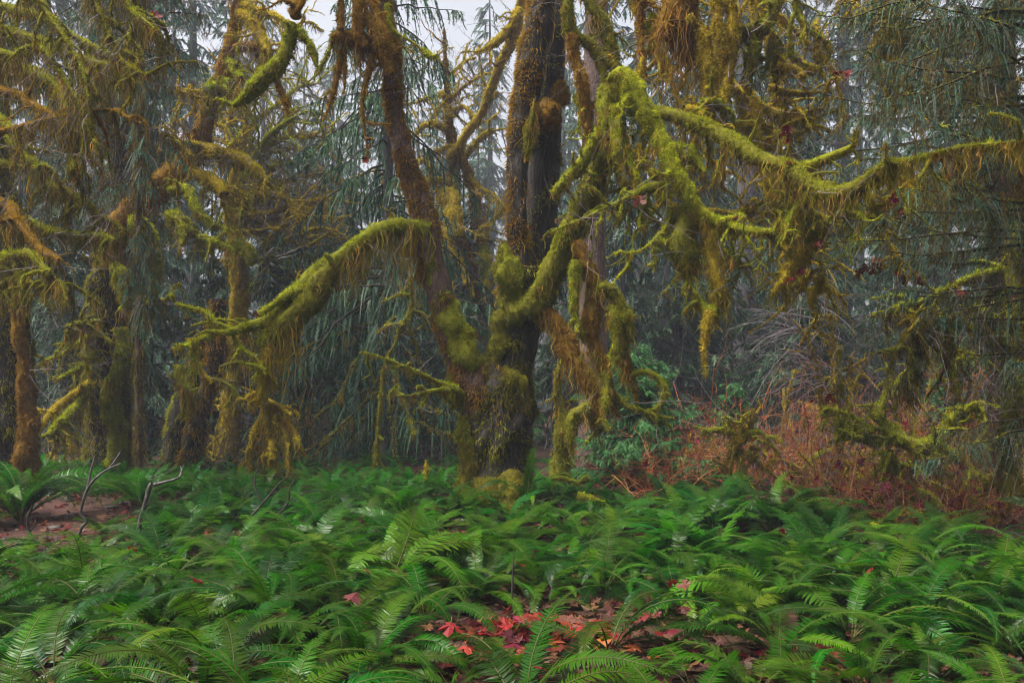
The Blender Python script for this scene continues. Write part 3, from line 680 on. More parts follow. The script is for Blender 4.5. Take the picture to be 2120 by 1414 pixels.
for i, s in enumerate(['1730,1030,9 1728,960,8 1730,880,8 1728,800,8 1726,740,7 1722,680,6 1716,640,4 1712,590,3', '1728,880,7 1705,850,6 1700,800,6 1690,750,5 1676,720,5 1660,690,4 1640,660,2', '1730,960,7 1742,900,6 1745,840,6 1738,780,6 1740,720,4', '1728,770,6 1750,762,6 1775,770,5 1795,785,3', '1728,780,6 1755,790,6 1785,805,4',
                        '1730,930,8 1700,940,6 1670,960,4 1655,985,3', '1732,950,8 1760,958,8 1778,965,6', '1726,700,4 1700,690,4 1680,676,3']):
    mossy_limb(t, s, 14.6, 14.4, ['gold', 'gold', 'lime'][i % 3], .2, 110, 6, (.2, .5), .3, seed=490 + i, bare=14, name='limb' if i else 'trunk')
rng = RS(55)
q = Buf()
for (x, y, dx, dy) in [(1676, 720, -1, -.9), (1660, 690, -1, -.4), (1650, 700, -.9, .1), (1700, 780, -1, .0), (1690, 750, -.8, -1.1), (1712, 640, -.6, -1), (1706, 640, .2, -1)]:
    for j in range(6):
        ps = [P(x + rng.normal() * 12, y + rng.normal() * 20, 14.4)]
        d = np.array([dx + rng.normal() * .35, rng.normal() * .4, -dy + rng.normal() * .4]); d = d / np.linalg.norm(d)
        L_ = rng.uniform(.5, 1.2)
        for k in range(9):
            d = d + np.array([.0, 0, -.09]) + rng.normal(size=3) * .05; d /= np.linalg.norm(d); ps.append(ps[-1] + d * L_ / 9)
        pp = np.array(ps)[None]; rr = (np.linspace(.007, .0035, 10))[None]
        tubes(q, pp, rr, 4, (.20, .165, .18))
        t4, r4 = sprout(pp, rr, 5, rng, (.2, .5), (.003, .0045), 7, -.1, .03, .2, .9, .2)
        tubes(q, t4, r4, 3, (.18, .15, .165))
q.build('bare_twig', M_TWIG, t)
t = thing('fallen_tree', 'fallen tree with bright yellow mossy limbs, lying in the red leafed thicket', 'fallen tree', tuple(P(1850, 1000, 11.5)))
for i, s in enumerate(['2060,1005,7 2020,985,8 1975,940,11 1940,918,13 1905,920,14 1880,915,15 1855,898,14 1830,875,12 1805,855,8 1790,845,4', '1905,925,9 1930,915,12 1945,895,11 1960,870,10 1975,850,9 1990,842,5', '1880,912,9 1850,910,10 1820,915,9 1790,910,8 1760,905,6 1720,915,4', '1850,905,8 1830,890,8 1800,880,7 1770,885,6 1745,890,4', '1845,935,8 1838,950,14 1840,965,14 1848,980,8', '1800,895,6 1780,870,6 1740,850,5 1700,840,4', '1812,870,6 1830,830,6 1850,800,5 1880,790,4', '1900,925,8 1890,960,7 1880,1010,9 1876,1040,10', '1860,960,6 1930,975,6 1990,1000,5 2050,1020,3', '1990,850,7 2020,840,6 2050,850,4']):
    s = ' '.join(','.join([a.split(',')[0], a.split(',')[1], str(float(a.split(',')[2]) * 1.1)]) for a in s.split())
    mossy_limb(t, s, 11.3, 11.6, 'lime', .09, 90, 9, (.2, .5), .35, seed=510 + i, bare=8, fz=1.3, name='limb' if i else 'trunk')
hung_leaves(t, [(1880, 890), (1805, 890), (1950, 890), (1830, 800), (1862, 830), (1790, 850), (1700, 870), (1715, 820), (1960, 960), (2030, 990)], 12, 12, .12)

t = thing('mossy_maple', 'mossy maple with a drooping domed limb and long dark fringe, behind the thicket', 'tree', tuple(P(2075, 1010, 12)))
for i, (s, p) in enumerate([('2090,1020,20 2085,900,18 2088,780,17 2080,700,16 2060,660,14 2020,650,14', 'olive'), ('2080,690,12 2030,672,14 1980,660,16 1930,668,16 1895,690,12 1870,715,8 1845,730,5', 'rust'), ('1880,640,4 1888,648,14 1900,662,12 1900,690,6', 'gold'), 
                            ('2088,560,10 2040,565,8 1985,580,7 1930,610,6 1870,640,4 1800,655,3', 'green'), ('2095,430,14 2098,560,15 2088,720,16', 'olive'), ('1900,690,8 1890,730,7 1885,790,6 1880,830,4', 'rust'), ('1960,670,8 1965,720,8 1972,780,6 1975,820,3', 'rust')]):
    mossy_limb(t, s, 10.8, 10.4, 'olive' if p == 'rust' else p, .32, 230, 10, (.25, .7), .4, seed=530 + i, hc=HANGX, bare=10, twd=.22, name='limb' if i else 'trunk')
t = thing('mossy_maple', 'golden mossy maple with a thick shaggy crested limb high against the white gap', 'tree', tuple(P(2110, 1010, 14)))
for i, s in enumerate(['2120,1020,24 2118,700,22 2110,450,20 2100,300,18 2090,180,15 2085,60,12 2080,-60,10', '2095,130,9 2050,100,11 2000,85,14 1950,75,16 1900,72,18 1860,75,18 1825,82,16 1808,95,12 1796,110,5', '1830,95,10 1822,120,11 1828,145,7 1836,165,3', '1870,85,10 1880,115,10 1860,130,8 1842,150,5 1830,165,3', '1800,8,10 1830,20,13 1850,30,11 1862,38,5', '1820,-30,9 1838,5,9 1858,28,8', '2040,95,8 2020,130,10 2010,180,9 2005,220,5', '1760,-20,9 1770,30,9 1765,50,5', '2090,250,9 2040,280,9 2000,330,9 1975,380,7 1950,430,4', '1905,80,9 1910,130,8 1905,170,4', '2095,330,10 2040,350,12 1980,360,13 1930,370,10 1890,380,6', '1880,370,9 1850,380,10 1845,410,9 1850,440,5']):
    mossy_limb(t, s, 13.4, 13, 'gold' if i else 'rust', .42, 260, 10, (.3, .8), .3, seed=545 + i, hc=HANGR if i > 6 else HANGC, bare=7, name='limb' if i else 'trunk')

# ------------------------------------------------------------------ conifers
NC = [(.028, .078, .036), (.036, .095, .04), (.024, .068, .036), (.044, .10, .038)]
NCY = [(.045, .16, .04), (.06, .19, .04), (.035, .13, .04)]
NDEAD = [(.07, .05, .03), (.09, .06, .04), (.06, .055, .03)]


def boughs(buf, wood, rng, zs, az, Ls, cx, cy, base_r, droop=.5, up=.15, tw_n=9., tw_l=.34, hangy=.5, cols=NC, scale=1., dead=0., moss=0., tww=.02):
    n = len(zs); k = 8
    s = np.linspace(0, 1, k)
    d = np.stack([np.cos(az), np.sin(az), np.zeros(n)], -1)
    lift = rng.uniform(.25, 1.6, n); upv = up * rng.uniform(-.6, 2.2, n)
    z = zs[:, None] + Ls[:, None] * (upv[:, None] * s[None] - droop * lift[:, None] * s[None] ** 1.6 + .12 * s[None] ** 4)
    p = np.stack([cx + d[:, :1] * (base_r + Ls[:, None] * s), cy + d[:, 1:2] * (base_r + Ls[:, None] * s), z], -1)
    p[..., 0] += (rng.normal(size=(n, 1)) * .16 * s ** 2 + rng.normal(size=(n, k)) * .012) * Ls[:, None]; p[..., 1] += (rng.normal(size=(n, 1)) * .16 * s ** 2 + rng.normal(size=(n, k)) * .012) * Ls[:, None]; p[..., 2] += rng.normal(size=(n, k)) * .012 * Ls[:, None]
    rad = (.008 + .009 * Ls)[:, None] * (1 - .85 * s)[None] * scale ** .3
    tubes(wood, p, rad, 4, (.05, .04, .032) if not moss else (.13, .13, .03))
    # side twigs
    m = int((Ls * tw_n).sum())
    q, t, r, u = sample(p, np.broadcast_to((.25 + s)[None], (n, k)) * Ls[:, None], m, rng, True)
    u = np.clip(u, .08, 1)
    lat = nrm(np.cross(t, [0, 0, 1.])) * rng.choice([-1, 1], m)[:, None]
    dd = nrm(lat * .75 + t * .7 + np.array([0, 0, -1.]) * (hangy * rng.uniform(.3, 1.6, m))[:, None])
    l = tw_l * (1.15 - .75 * u) * rng.uniform(.5, 1.5, m) * (1 + .35 * np.mean(Ls)) * .8
    kk = 5
    s2 = np.linspace(0, 1, kk)
    tp = q[:, None] + dd[:, None] * (l[:, None] * s2)[..., None] + np.array([0, 0, -1.]) * (l[:, None] * s2 ** 2 * (.25 + hangy * .5))[..., None]
    side = nrm(np.cross(dd, rng.normal(size=(m, 3)) * .3 + np.array([0, 0, 1.])))
    c = pick(cols, m, rng, .3)
    if dead:
        w = rng.uniform(0, 1, m) < dead * np.clip(1.3 - 1.4 * u, 0, 1) * 1.6
        c[w] = pick(NDEAD, int(w.sum()), rng, .3)
    ribbons(buf, tp, tww * scale * np.array([.8, 1, 1, .8, .2]), side, c)
    # needle sprays off each twig
    j = 9
    f = np.tile(np.linspace(.08, 1, j), (m, 1)) + rng.normal(size=(m, j)) * .03
    f = np.clip(f, 0, 1)
    i0 = np.minimum((f * (kk - 1)).astype(int), kk - 2); fr = (f * (kk - 1) - i0)[..., None]
    ar = np.arange(m)[:, None]
    bp = tp[ar, i0] * (1 - fr) + tp[ar, i0 + 1] * fr
    bt = nrm(tp[ar, i0 + 1] - tp[ar, i0])
    for sg in (-1, 1):
        nd = nrm(bt * .75 + side[:, None] * sg * .75 + rng.normal(size=(m, j, 3)) * .22 + np.array([0, 0, -.25 * hangy - .08]))
        nl = .075 * scale * (1.2 - .7 * f) * rng.uniform(.6, 1.5, (m, j))
        sd = nrm(np.cross(nd, rng.normal(size=(m, j, 3))))
        tri_blades(buf, bp.reshape(-1, 3), nd.reshape(-1, 3), nl.ravel(), .022 * scale, sd.reshape(-1, 3), np.repeat(c, j, 0) * rng.uniform(.75, 1.3, (m * j, 1)))
    return p, rad


def conifer(h, r0, zb, n, Lm, seed, name='conifer', cols=NC, scale=1.6, droop=.45, hangy=.5, tw_n=7., tw_l=.42, dead=0., label='', cat='tree', group=None, loc=(0, 0, 0), power=.75, mossy=0, bark=None, up=.15, tww=.02):
    rng = RS(seed)
    o = thing(name, label, cat, loc, group)
    zz = np.linspace(-.3, h, 14); rr = r0 * (1 - .93 * (np.clip(zz, 0, h) / h) ** .9); rr[0] *= 1.35
    b = Buf(); tubes(b, np.stack([.05 * noise(np.stack([zz, zz * 0, zz * 0], -1), .2, seed % 8) , .0 * zz, zz], -1)[None], rr[None], 12, (.05, .04, .04), .08)
    tk = Buf.mesh(b, 'trunk', bark or M_GREYBARK)
    to = bpy.data.objects.new('trunk', tk); COL.objects.link(to); to.parent = o
    zs = zb + (h - zb) * np.sort(rng.uniform(0, 1, n)) ** 1.05
    az = rng.uniform(0, 6.283, n)
    Ls = Lm * np.clip(1 - (zs - zb) / (h - zb), .03, 1) ** power * rng.uniform(.65, 1.15, n)
    f, w = Buf(), Buf()
    p, rad = boughs(f, w, rng, zs, az, Ls, 0, 0, r0 * .3, droop, up, tw_n, tw_l, hangy, cols, scale, dead, 0, tww)
    if mossy:
        lowb = zs < zb + (h - zb) * mossy
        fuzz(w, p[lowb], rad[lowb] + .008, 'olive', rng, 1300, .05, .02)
        hg = Buf(); hang(hg, p[lowb], rad[lowb], rng, 60, .35, .02); 
        ho = bpy.data.objects.new('moss_foliage', hg.mesh('moss_foliage', M_HANG)); COL.objects.link(ho); ho.parent = o
    for nm, bb, mt in (('bough', w, M_TWIG if not mossy else M_MOSS), ('crown', f, M_NEEDLE)):
        q = bpy.data.objects.new(nm, bb.mesh(nm, mt)); COL.objects.link(q); q.parent = o
    return o


def dup(root, loc, rz, sc, label, group=None):
    r = root.copy(); COL.objects.link(r); r.location = loc; r.rotation_euler = (0, 0, rz); r.scale = sc
    r['label'] = label
    if group:
        r['group'] = group
    for ch in list(root.children):
        c = ch.copy(); COL.objects.link(c); c.parent = r
        for g in list(ch.children):
            d = g.copy(); COL.objects.link(d); d.parent = c
    return r


def at(px, Y):
    x = (px - CX) / FPX * Y
    return (x, Y, float(ground_z(x, Y)))


GRP = 'misty conifers of the wood behind the maples'
ND = [(.014, .045, .016), (.02, .058, .018), (.011, .038, .016), (.03, .062, .018)]
proto = [conifer(31, .42, 2, 150, 4.0, 901, label='tall dark spruce beyond the hanging drapes, next to the reddish trunk', loc=at(1330, 44), group=GRP, scale=3.0, tw_n=8, tw_l=.6, tww=.03),
         conifer(27, .38, .5, 150, 3.8, 902, label='blue green hemlock with drooping boughs, seen under the long level limb of the forked stem', loc=at(735, 66), group=GRP, scale=2.6, droop=.45, hangy=.4, tw_n=10, tw_l=.6, tww=.03),
         conifer(34, .5, 13, 120, 3.6, 903, label='bare lower trunk of a grey spruce behind the little candelabra maple', loc=at(1545, 33), group=GRP, scale=2.4, tw_n=6.5, tw_l=.55),
         conifer(8.5, .13, .1, 130, 2.3, 904, label='dark green young hemlock behind the draped fringe of the long low limb', loc=at(640, 26), group=GRP, scale=1.6, cols=ND, droop=.45, hangy=.4, tw_n=12, tw_l=.42)]
TREES = [  # px, distance, kind, scale, label
    (925, 92, 0, 1.15, 'palest conifer whose pointed top shows in the white sky gap'),
    (1015, 76, 1, 1.35, 'blue grey conifer close beside the mossy stem of the great maple'),
    (865, 88, 1, 1.15, 'short hazy conifer between forked stem and bright sky gap'),
    (690, 76, 0, 1.05, 'blue hazy conifer under the high branch with drooping fingers'),
    (630, 96, 2, 1.15, 'faint blue conifer behind the twiggy golden fan'),
    (545, 80, 0, 1.2, 'grey conifer behind the thick green arm hanging in from above'),
    (400, 50, 2, 1.0, 'misty conifer at the white gap above the leaning maple'),
    (300, 44, 0, .9, 'shadowed conifer behind the leaning maple limb'),
    (100, 46, 1, 1.1, 'conifer behind the orange moss trunk'),
    (1165, 60, 2, .95, 'misty spruce behind the dark bark stem'),
    (1240, 56, 0, 1.05, 'grey spruce behind the arching lime limb'),
    (1420, 80, 2, 1.1, 'hazy spruce behind the bright lime limb'),
    (1490, 54, 0, 1.1, 'far spruce behind the golden upper crown'),
    (1605, 44, 2, 1.0, 'slim grey spruce trunk next to the bare lower trunk'),
    (1690, 64, 1, 1.1, 'drooping hemlock above the arching whitish twigs'),
    (1745, 46, 2, 1.1, 'purple grey spruce trunk in the white gap above the swooping limb'),
    (1850, 88, 0, 1.2, 'pale spruce in the sky gap beside the shaggy crest'),
    (1940, 50, 1, 1.0, 'spruce behind the shaggy golden crest'),
    (2060, 46, 0, 1.0, 'dim spruce behind the dark drooping boughs'),
    (1780, 72, 2, 1.1, 'remote conifer over the purple grey spruce gap'), (200, 62, 0, 1.1, 'remote conifer above the drooping curtain of dead twigs'),
    (820, 24, 3, .8, 'dark young hemlock beside the lime mossy hemlock'), (900, 27, 3, 1.0, 'dark green hemlock behind the fork of the great maple'), (980, 24, 3, .8, 'dim hemlock hidden in the fork of the great maple'),
    (1150, 26, 3, 1.0, 'green hemlock half hidden by the great trunk'), (1290, 26, 3, 1.15, 'dark hemlock directly behind the reddish spruce trunk'), (1400, 27, 3, 1.3, 'dense bluish hemlock over the bushy young fir'), (1450, 30, 3, 1.3, 'dense dim hemlock between bushy fir and pointed sapling'),
    (1650, 25, 3, 1.1, 'dark hemlock behind the arching whitish twigs'), (1740, 27, 3, 1.0, 'dark hemlock behind the spindly mossy maple'), (1840, 29, 3, .9, 'dark green hemlock behind the bright yellow fallen tree'), (1930, 28, 3, .8, 'green hemlock behind the small half hidden fir'), (2060, 27, 3, .9, 'dark hemlock behind the fringed maple at the edge'),
    (545, 23, 3, .85, 'dark hemlock behind the draped golden maple'), (730, 22, 3, .7, 'low dim hemlock at the edge of the fern field'), (440, 24, 3, .9, 'dark hemlock behind the leaning double trunk'), (310, 23, 3, .95, 'dark hemlock between leaning maple trunk and double trunk'), (130, 23, 3, 1.0, 'dark hemlock beside the orange moss strip'), (40, 26, 3, 1.1, 'dark hemlock behind the trunk at the edge'),
    (1560, 36, 3, 1.5, 'shadowy hemlock between the bare grey trunks'), (480, 42, 1, .8, 'blue green hemlock close behind the golden maple trunk'), (590, 62, 0, .8, 'blue hemlock seen through the fan of golden twigs'), (800, 72, 1, 1.1, 'misty hemlock just behind the bend of the forked stem'), (905, 62, 1, .82, 'low misty hemlock below the white sky gap'), (990, 62, 1, .8, 'misty hemlock between the pale twin stems and the great maple'), (1180, 66, 1, 1.0, 'misty hemlock directly behind the arching lime limb'), (1380, 40, 1, .7, 'blue hemlock beneath the lime limb'), (1470, 42, 1, .8, 'blue hemlock behind the golden hanging drapes'), (1560, 48, 1, .9, 'dim hemlock over the bare grey trunks'), (1660, 42, 1, .75, 'misty hemlock behind the sweeping long limb'), (1850, 42, 1, .8, 'misty hemlock beneath the white gap'), (1960, 40, 1, .8, 'misty hemlock behind the fringed maple'), (60, 40, 1, .9, 'misty hemlock at the very edge of the wood'), (360, 40, 1, .8, 'misty hemlock under the leaning limb'), (230, 42, 0, .8, 'misty spruce behind the curtain of dead twigs'), (670, 32, 3, 1.4, 'blue green hemlock under the golden fan')]
rng = RS(31)
for px, Y, kd, s, lb in TREES:
    j = rng.uniform(.94, 1.06)
    dup(proto[kd], at(px, Y), rng.uniform(0, 6.28), (s * j, s * j, s), lb, GRP)
# unseen conifers of the same wood, added behind the viewpoint to shade the clearing
for k, (x, y, s_) in enumerate([(-13, -7, 1.), (-6.5, -11, 1.05), (.5, -9, .95), (7, -12, 1.1), (13, -6, 1.), (-18, 2, .9), (19, 3, .9)]):
    dup(proto[k % 2], (x, y, 0), k * 1.3, (s_, s_, s_), 'unseen tall conifer of the same wood, added for shade behind the viewpoint', GRP + ', added unseen behind the viewpoint')
# ---- reddish trunk right behind the great maple
conifer(30, .3, 11, 60, 3.0, 911, 'spruce_tree', loc=at(1232, 16.6), label="spruce with a bare reddish scaly trunk, directly behind the great maple's hanging drapes", scale=1.5, bark=M_REDBARK, tw_n=6)
# ---- hemlock with lime mossy lower branches, left of the trunk
conifer(15, .2, .9, 120, 3.0, 912, 'hemlock_tree', loc=at(805, 20), label='hemlock with lime mossy sagging lower branches, at the dark edge of the ferns', scale=1.4, droop=.75, hangy=1.0, tw_n=14, tw_l=.42, mossy=.16, up=.05)
# ---- young green firs among the red brush
conifer(2.45, .05, .05, 190, 1.25, 913, 'fir_sapling', cols=NCY, loc=at(1318, 15.5), label='bushy bright green young fir below the hanging drapes', scale=.7, droop=.25, hangy=.3, tw_n=34, tw_l=.22, power=.5, tww=.014)
conifer(2.15, .035, .05, 80, .85, 914, 'fir_sapling', cols=NCY, tww=.014, loc=at(1512, 17), label='pointed blue green fir sapling behind the candelabra maple', scale=.9, droop=.15, hangy=.2, tw_n=15, tw_l=.24, power=.9)
conifer(2.2, .04, .05, 60, .9, 915, 'fir_sapling', cols=NCY, loc=at(1960, 15), label='small green fir half hidden behind the fallen yellow tree', scale=.9, droop=.2, hangy=.2, tw_n=14, tw_l=.24, power=.8)
conifer(2.4, .04, .05, 60, .9, 916, 'fir_sapling', cols=NCY, loc=at(1080, 21), label='green fir sapling peeping out from behind the great trunk', scale=1., droop=.2, hangy=.3, tw_n=14, tw_l=.26, power=.8)
# ---- near spruces whose drooping curtains frame the picture
def near_spruce(px, Y, h, label, spots, seed, cols, r0, dead, name='spruce_tree', tw_n=26., tw_l=.33, hangy=1.1, scale=.62, mossy=True, tww=.02, brown=.3, nb=3):
    rng = RS(seed)
    x, y, z = at(px, Y)
    o = thing(name, label, 'tree', (x, y, z))
    zz = np.linspace(-.3, h, 14)
    b = Buf(); tubes(b, np.stack([x + 0 * zz, y + 0 * zz, z + zz], -1)[None], (r0 * (1 - .6 * zz / h))[None], 18, (.05, .04, .04), .1)
    tr = b.build('trunk', M_REDBARK, o)
    tm, tp = Buf(), np.stack([x + 0 * zz, y + 0 * zz, z + zz], -1)[None]
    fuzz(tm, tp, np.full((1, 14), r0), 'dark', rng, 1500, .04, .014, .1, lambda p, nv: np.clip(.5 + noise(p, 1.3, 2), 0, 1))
    hang(tm, tp, np.full((1, 14), r0), rng, 260, .45, .012, HANGX)
    tm.build('moss_foliage', M_MOSS, tr)
    for i, (py, ang, L_, dr) in enumerate(spots):
        f, w = Buf(), Buf()
        z0 = P(0, py, Y)[2]
        n = nb
        p, rad = boughs(f, w, rng, z0 + rng.normal(size=n) * .12, math.radians(ang) + rng.normal(size=n) * .3, L_ * rng.uniform(.8, 1.1, n), x, y, r0 * .6, dr, .12, tw_n, tw_l, hangy, cols, scale, dead, 0, tww)
        if mossy:
            fuzz(w, p, rad + .002, 'olive', rng, 1500, .025, .009)
            hang(w, p, rad, rng, 55, brown, .007, HANGD)
            t3, r3 = sprout(p, rad, 26, rng, (.2, .7), (.002, .004), 8, -.1, .1, .3, .6, .1); tubes(w, t3, r3, 3, (.06, .045, .035)); hang(w, t3, r3, rng, 30, brown * .6, .006, HANGD)
        bo = w.build('bough', M_MOSS, o); f.build('needle_spray', M_NEEDLE, bo)
    return o
near_spruce(252, 19.3, 17, 'spruce wrapped in a curtain of reddish dead twigs, behind the leaning maple trunk',
            [(y, (k * 77) % 360 if k % 2 else 255 + (k * 37) % 100, 1.0 + .5 * ((k * 7) % 5) / 4, .7) for k, y in enumerate(range(-330, 470, 20))], 71, NC, .2, .7, tw_n=26, tw_l=.36, hangy=.9, scale=.9)
near_spruce(288, 15.6, 12, 'slender spruce with hanging blue green sprays beside the curtain of dead twigs', [(y, a, .8 + .35 * (k % 3 == 0), .7) for k, (y, a) in enumerate( [(-230, 0), (-180, 300), (-140, 340), (-100, 260), (-60, 20), (-20, 290), (20, 340), (60, 250), (100, 10), (140, 300), (180, 330), (220, 270), (260, 350), (300, 300), (350, 320), (400, 260), (440, 350), (480, 300), (520, 330), (560, 280), (600, 340), (640, 300)])], 72, [(.035, .10, .065), (.045, .12, .07), (.03, .085, .065)], .07, .3, tw_n=24, hangy=.9, scale=.75, tww=.012, brown=.35, nb=2)
near_spruce(2200, 8.6, 12, 'near spruce at the picture edge with sparse dark boughs hung with brown moss',
            [(y, a, L_, d) for y, a, L_, d in [(-330, 190, 2.4, .3), (-240, 170, 2.2, .3), (-150, 200, 2.0, .25), (-60, 185, 2.1, .3), (20, 165, 2.0, .2), (90, 195, 1.9, .3), (170, 178, 2.1, .25), (260, 200, 1.8, .3), (340, 172, 1.7, .2), (430, 190, 1.8, .25), (520, 178, 1.9, .15), (600, 195, 1.6, .25), (700, 182, 1.3, .2), (860, 186, 1.25, .2)]],
            73, [(.022, .06, .026), (.03, .07, .026), (.025, .065, .035), (.02, .05, .03)], .2, .2, tw_n=34, tw_l=.3, hangy=.6, scale=.45, tww=.010, brown=.45)
near_spruce(2070, 12.5, 14, 'spruce with grey green hanging sprays behind the dark boughs at the picture edge', [(y, a, 2.0, .4) for y, a in [(-220, 190), (-140, 210), (-60, 170), (10, 200), (80, 185), (140, 160), (200, 205), (260, 185), (330, 170), (390, 200), (460, 190), (540, 185), (620, 200), (-180, 120), (-20, 240), (120, 230), (300, 250), (420, 230), (30, 300), (220, 310)]], 74, [(.03, .075, .05), (.04, .085, .05)], .15, .12, tw_n=18, tw_l=.3, scale=.62, hangy=.5, tww=.014, brown=.4)

# ------------------------------------------------------------------ red brown brush of thin stems at right
def shrub(px, Y, w, h, n, seed, label, cols, leaves=0, moss=.0, group='leafless red brown shrubs at the edge of the ferns'):
    rng = RS(seed)
    x, y, z = at(px, Y)
    o = thing('shrub', label, 'shrub', (x, y, z), group)
    base = np.stack([x + rng.normal(size=n) * w * .3, y + rng.normal(size=n) * w * .3, np.full(n, z - .05)], -1)
    d = nrm(np.stack([rng.normal(size=n) * .5, rng.normal(size=n) * .4, np.full(n, 1.)], -1)); k = 10
    ps = [base]; L_ = h * rng.uniform(.5, 1.15, n)[:, None] / (k - 1)
    bend = rng.normal(size=(n, 3)) * .1
    for i in range(k - 1):
        d = nrm(d + rng.normal(size=(n, 3)) * .12 + bend + np.array([0, 0, -.05])); ps.append(ps[-1] + d * L_)
    pp = np.stack(ps, 1); rr = np.linspace(.010, .005, k)[None] * rng.uniform(.7, 1.4, (n, 1))
    b = Buf(); tubes(b, pp, rr, 4, pick(cols, n, rng, .3))
    t2, r2 = sprout(pp, rr, n * 6, rng, (.25, .8), (.004, .007), 8, .3, .02, .25, .6, .2)
    tubes(b, t2, r2, 3, pick(cols, len(t2), rng, .3))
    t3, r3 = sprout(t2, r2, n * 9, rng, (.1, .35), (.003, .0045), 6, .2, .0, .25, .6, .1)
    tubes(b, t3, r3, 3, pick(cols, len(t3), rng, .3))
    b.build('stem', M_TWIG, o)
    if moss:
        m = Buf(); kk = rng.uniform(0, 1, n) < moss; kk[0] = True
        tubes(m, pp[kk], rr[kk] + .008, 6, (.15, .13, .025), .3); fuzz(m, pp[kk], rr[kk] + .01, 'gold', rng, 4000, .03, .012); hang(m, pp[kk], rr[kk], rng, 60, .2, .012)
        m.build('moss_foliage', M_MOSS, o)
    if leaves:
        lv = Buf(); q, t, r, u = sample(t2, r2, leaves, rng, True)
        for a in q:
            v, f = maple_leaf_geo(rng, rng.uniform(.05, .11), .6); lv.add(v @ rotm(rng, 1.).T + a, f, pick(LEAFC, 1, rng)[0])
        lv.build('dead_leaf', M_LEAF, o, False)
    return o
RB = [(.27, .07, .026), (.34, .11, .035), (.17, .06, .032), (.33, .16, .06)]
for i, (px, Y, w, h, n, lv, ms, lb) in enumerate([
    (1400, 17, 1.5, 2.2, 34, 10, .1, 'reddish twiggy shrub beside the bushy young fir'), (1455, 15.5, 1.5, 1.3, 30, 14, .1, 'low red brown shrub between the bushy fir and candelabra maple'), (1590, 16, 1.6, 1.6, 34, 14, .12, 'red brown shrub between the candelabra maple and spindly maple'),
    (1650, 14.5, 1.6, 1.5, 34, 14, .2, 'twiggy rust shrub below the arching whitish twigs'), (1700, 17.5, 1.8, 2.4, 36, 12, .2, 'tall rust shrub behind the spindly mossy maple'), (1770, 14.5, 1.6, 1.6, 34, 30, .3, 'rust shrub with mossy stems between spindly maple and fallen yellow tree'),
    (1800, 11.8, 1.5, .75, 24, 70, .25, 'low thicket shrub full of dark red leaves below the yellow limbs'), (1880, 11.4, 1.5, .7, 24, 90, .25, 'red leafed shrub in front of the fallen yellow tree'), (1960, 11.2, 1.5, .75, 24, 80, .3, 'red leafed shrub under the root end of the fallen tree'),
    (1850, 16, 1.8, 2.6, 36, 20, .3, 'tall tangled shrub behind the fallen tree'), (1940, 15.5, 1.8, 2.4, 36, 20, .3, 'tangled golden stemmed shrub by the half hidden small fir'), (2030, 11.5, 1.6, 1.3, 36, 50, .35, 'mossy stemmed low shrub under the near dark spruce boughs'), (2060, 14.5, 1.8, 2.4, 34, 20, .3, 'tall tangled shrub behind the near dark spruce boughs'),
    (1350, 14.5, 1.2, .8, 26, 8, .0, 'sparse brown stems between young fir and ferns'), (1515, 18.5, 1.6, 1.6, 30, 8, .05, 'dim brown shrub under the pointed sapling'), (1270, 18, 1.4, 1.2, 26, 6, .1, 'brown stems between reddish spruce and bushy young fir'),
    (640, 21, 1.8, 1.8, 30, 0, .1, 'dim brown shrub behind the fern field below the long fringed limb'), (860, 21, 1.5, 1.6, 26, 2, .0, 'thin dim brown stems between lime mossy hemlock and great trunk'), (440, 21, 1.5, 1.6, 28, 0, .3, 'brown mossy stems by the dark double trunk'), (130, 20, 1.8, 2.2, 30, 2, .5, 'golden stemmed shrub between orange strip trunk and leaning maple')]):
    shrub(px, Y, w, h, n, 600 + i, lb, RB if i < 16 else [(.07, .05, .035), (.1, .07, .04)], lv, ms)
# ------------------------------------------------------------------ ground, path
def sheet(name, xs, ys, mat, lift=0.):
    X, Y = np.meshgrid(xs, ys)
    v = np.stack([X, Y, ground_z(X, Y) + lift], -1)
    i = np.arange(X.size).reshape(X.shape)
    f = np.stack([i[:-1, :-1], i[:-1, 1:], i[1:, 1:], i[1:, :-1]], -1).reshape(-1, 4)
    b = Buf(); b.add(v, f, (.05, .03, .02)); o = b.build(name, mat); o['kind'] = 'structure'
    return o


fine = np.arange(-14, 14.01, .16)
sheet('ground', np.concatenate([np.linspace(-95, -15, 40), fine, np.linspace(15, 95, 40)]), np.concatenate([np.linspace(-24, 1, 14), np.arange(1.5, 24, .16), np.linspace(25, 130, 50)]), M_SOIL)
pc = np.array([(-9.8, 8.6), (-7.9, 9.1), (-6.6, 9.6), (-5.8, 10.3), (-5.5, 11.2), (-6.0, 12.2), (-7.2, 13.0), (-9.0, 13.6)])
def path_pts():
    t = np.linspace(0, len(pc) - 1, 90)
    return np.stack([np.interp(t, range(len(pc)), pc[:, 0]), np.interp(t, range(len(pc)), pc[:, 1])], -1)
pp = path_pts(); pt = nrm(np.gradient(pp, axis=0)); pn = np.stack([-pt[:, 1], pt[:, 0]], -1)
off = np.linspace(-1, 1, 15)
wd = .62 + .12 * noise(np.column_stack([pp, pp[:, 0] * 0]), 1.1, 1) + .05 * noise(np.column_stack([pp, pp[:, 0] * 0]), 4, 2)
g = pp[:, None] + pn[:, None] * (off[None, :, None] * wd[:, None, None])
z = ground_z(g[..., 0], g[..., 1]) + .035 - .03 * off[None] ** 4
v = np.concatenate([g, z[..., None]], -1)
i = np.arange(90 * 15).reshape(90, 15)
b = Buf(); b.add(v, np.stack([i[:-1, :-1], i[1:, :-1], i[1:, 1:], i[:-1, 1:]], -1).reshape(-1, 4), (.1, .06, .05))
o = b.build('path', M_PATH); o['kind'] = 'structure'

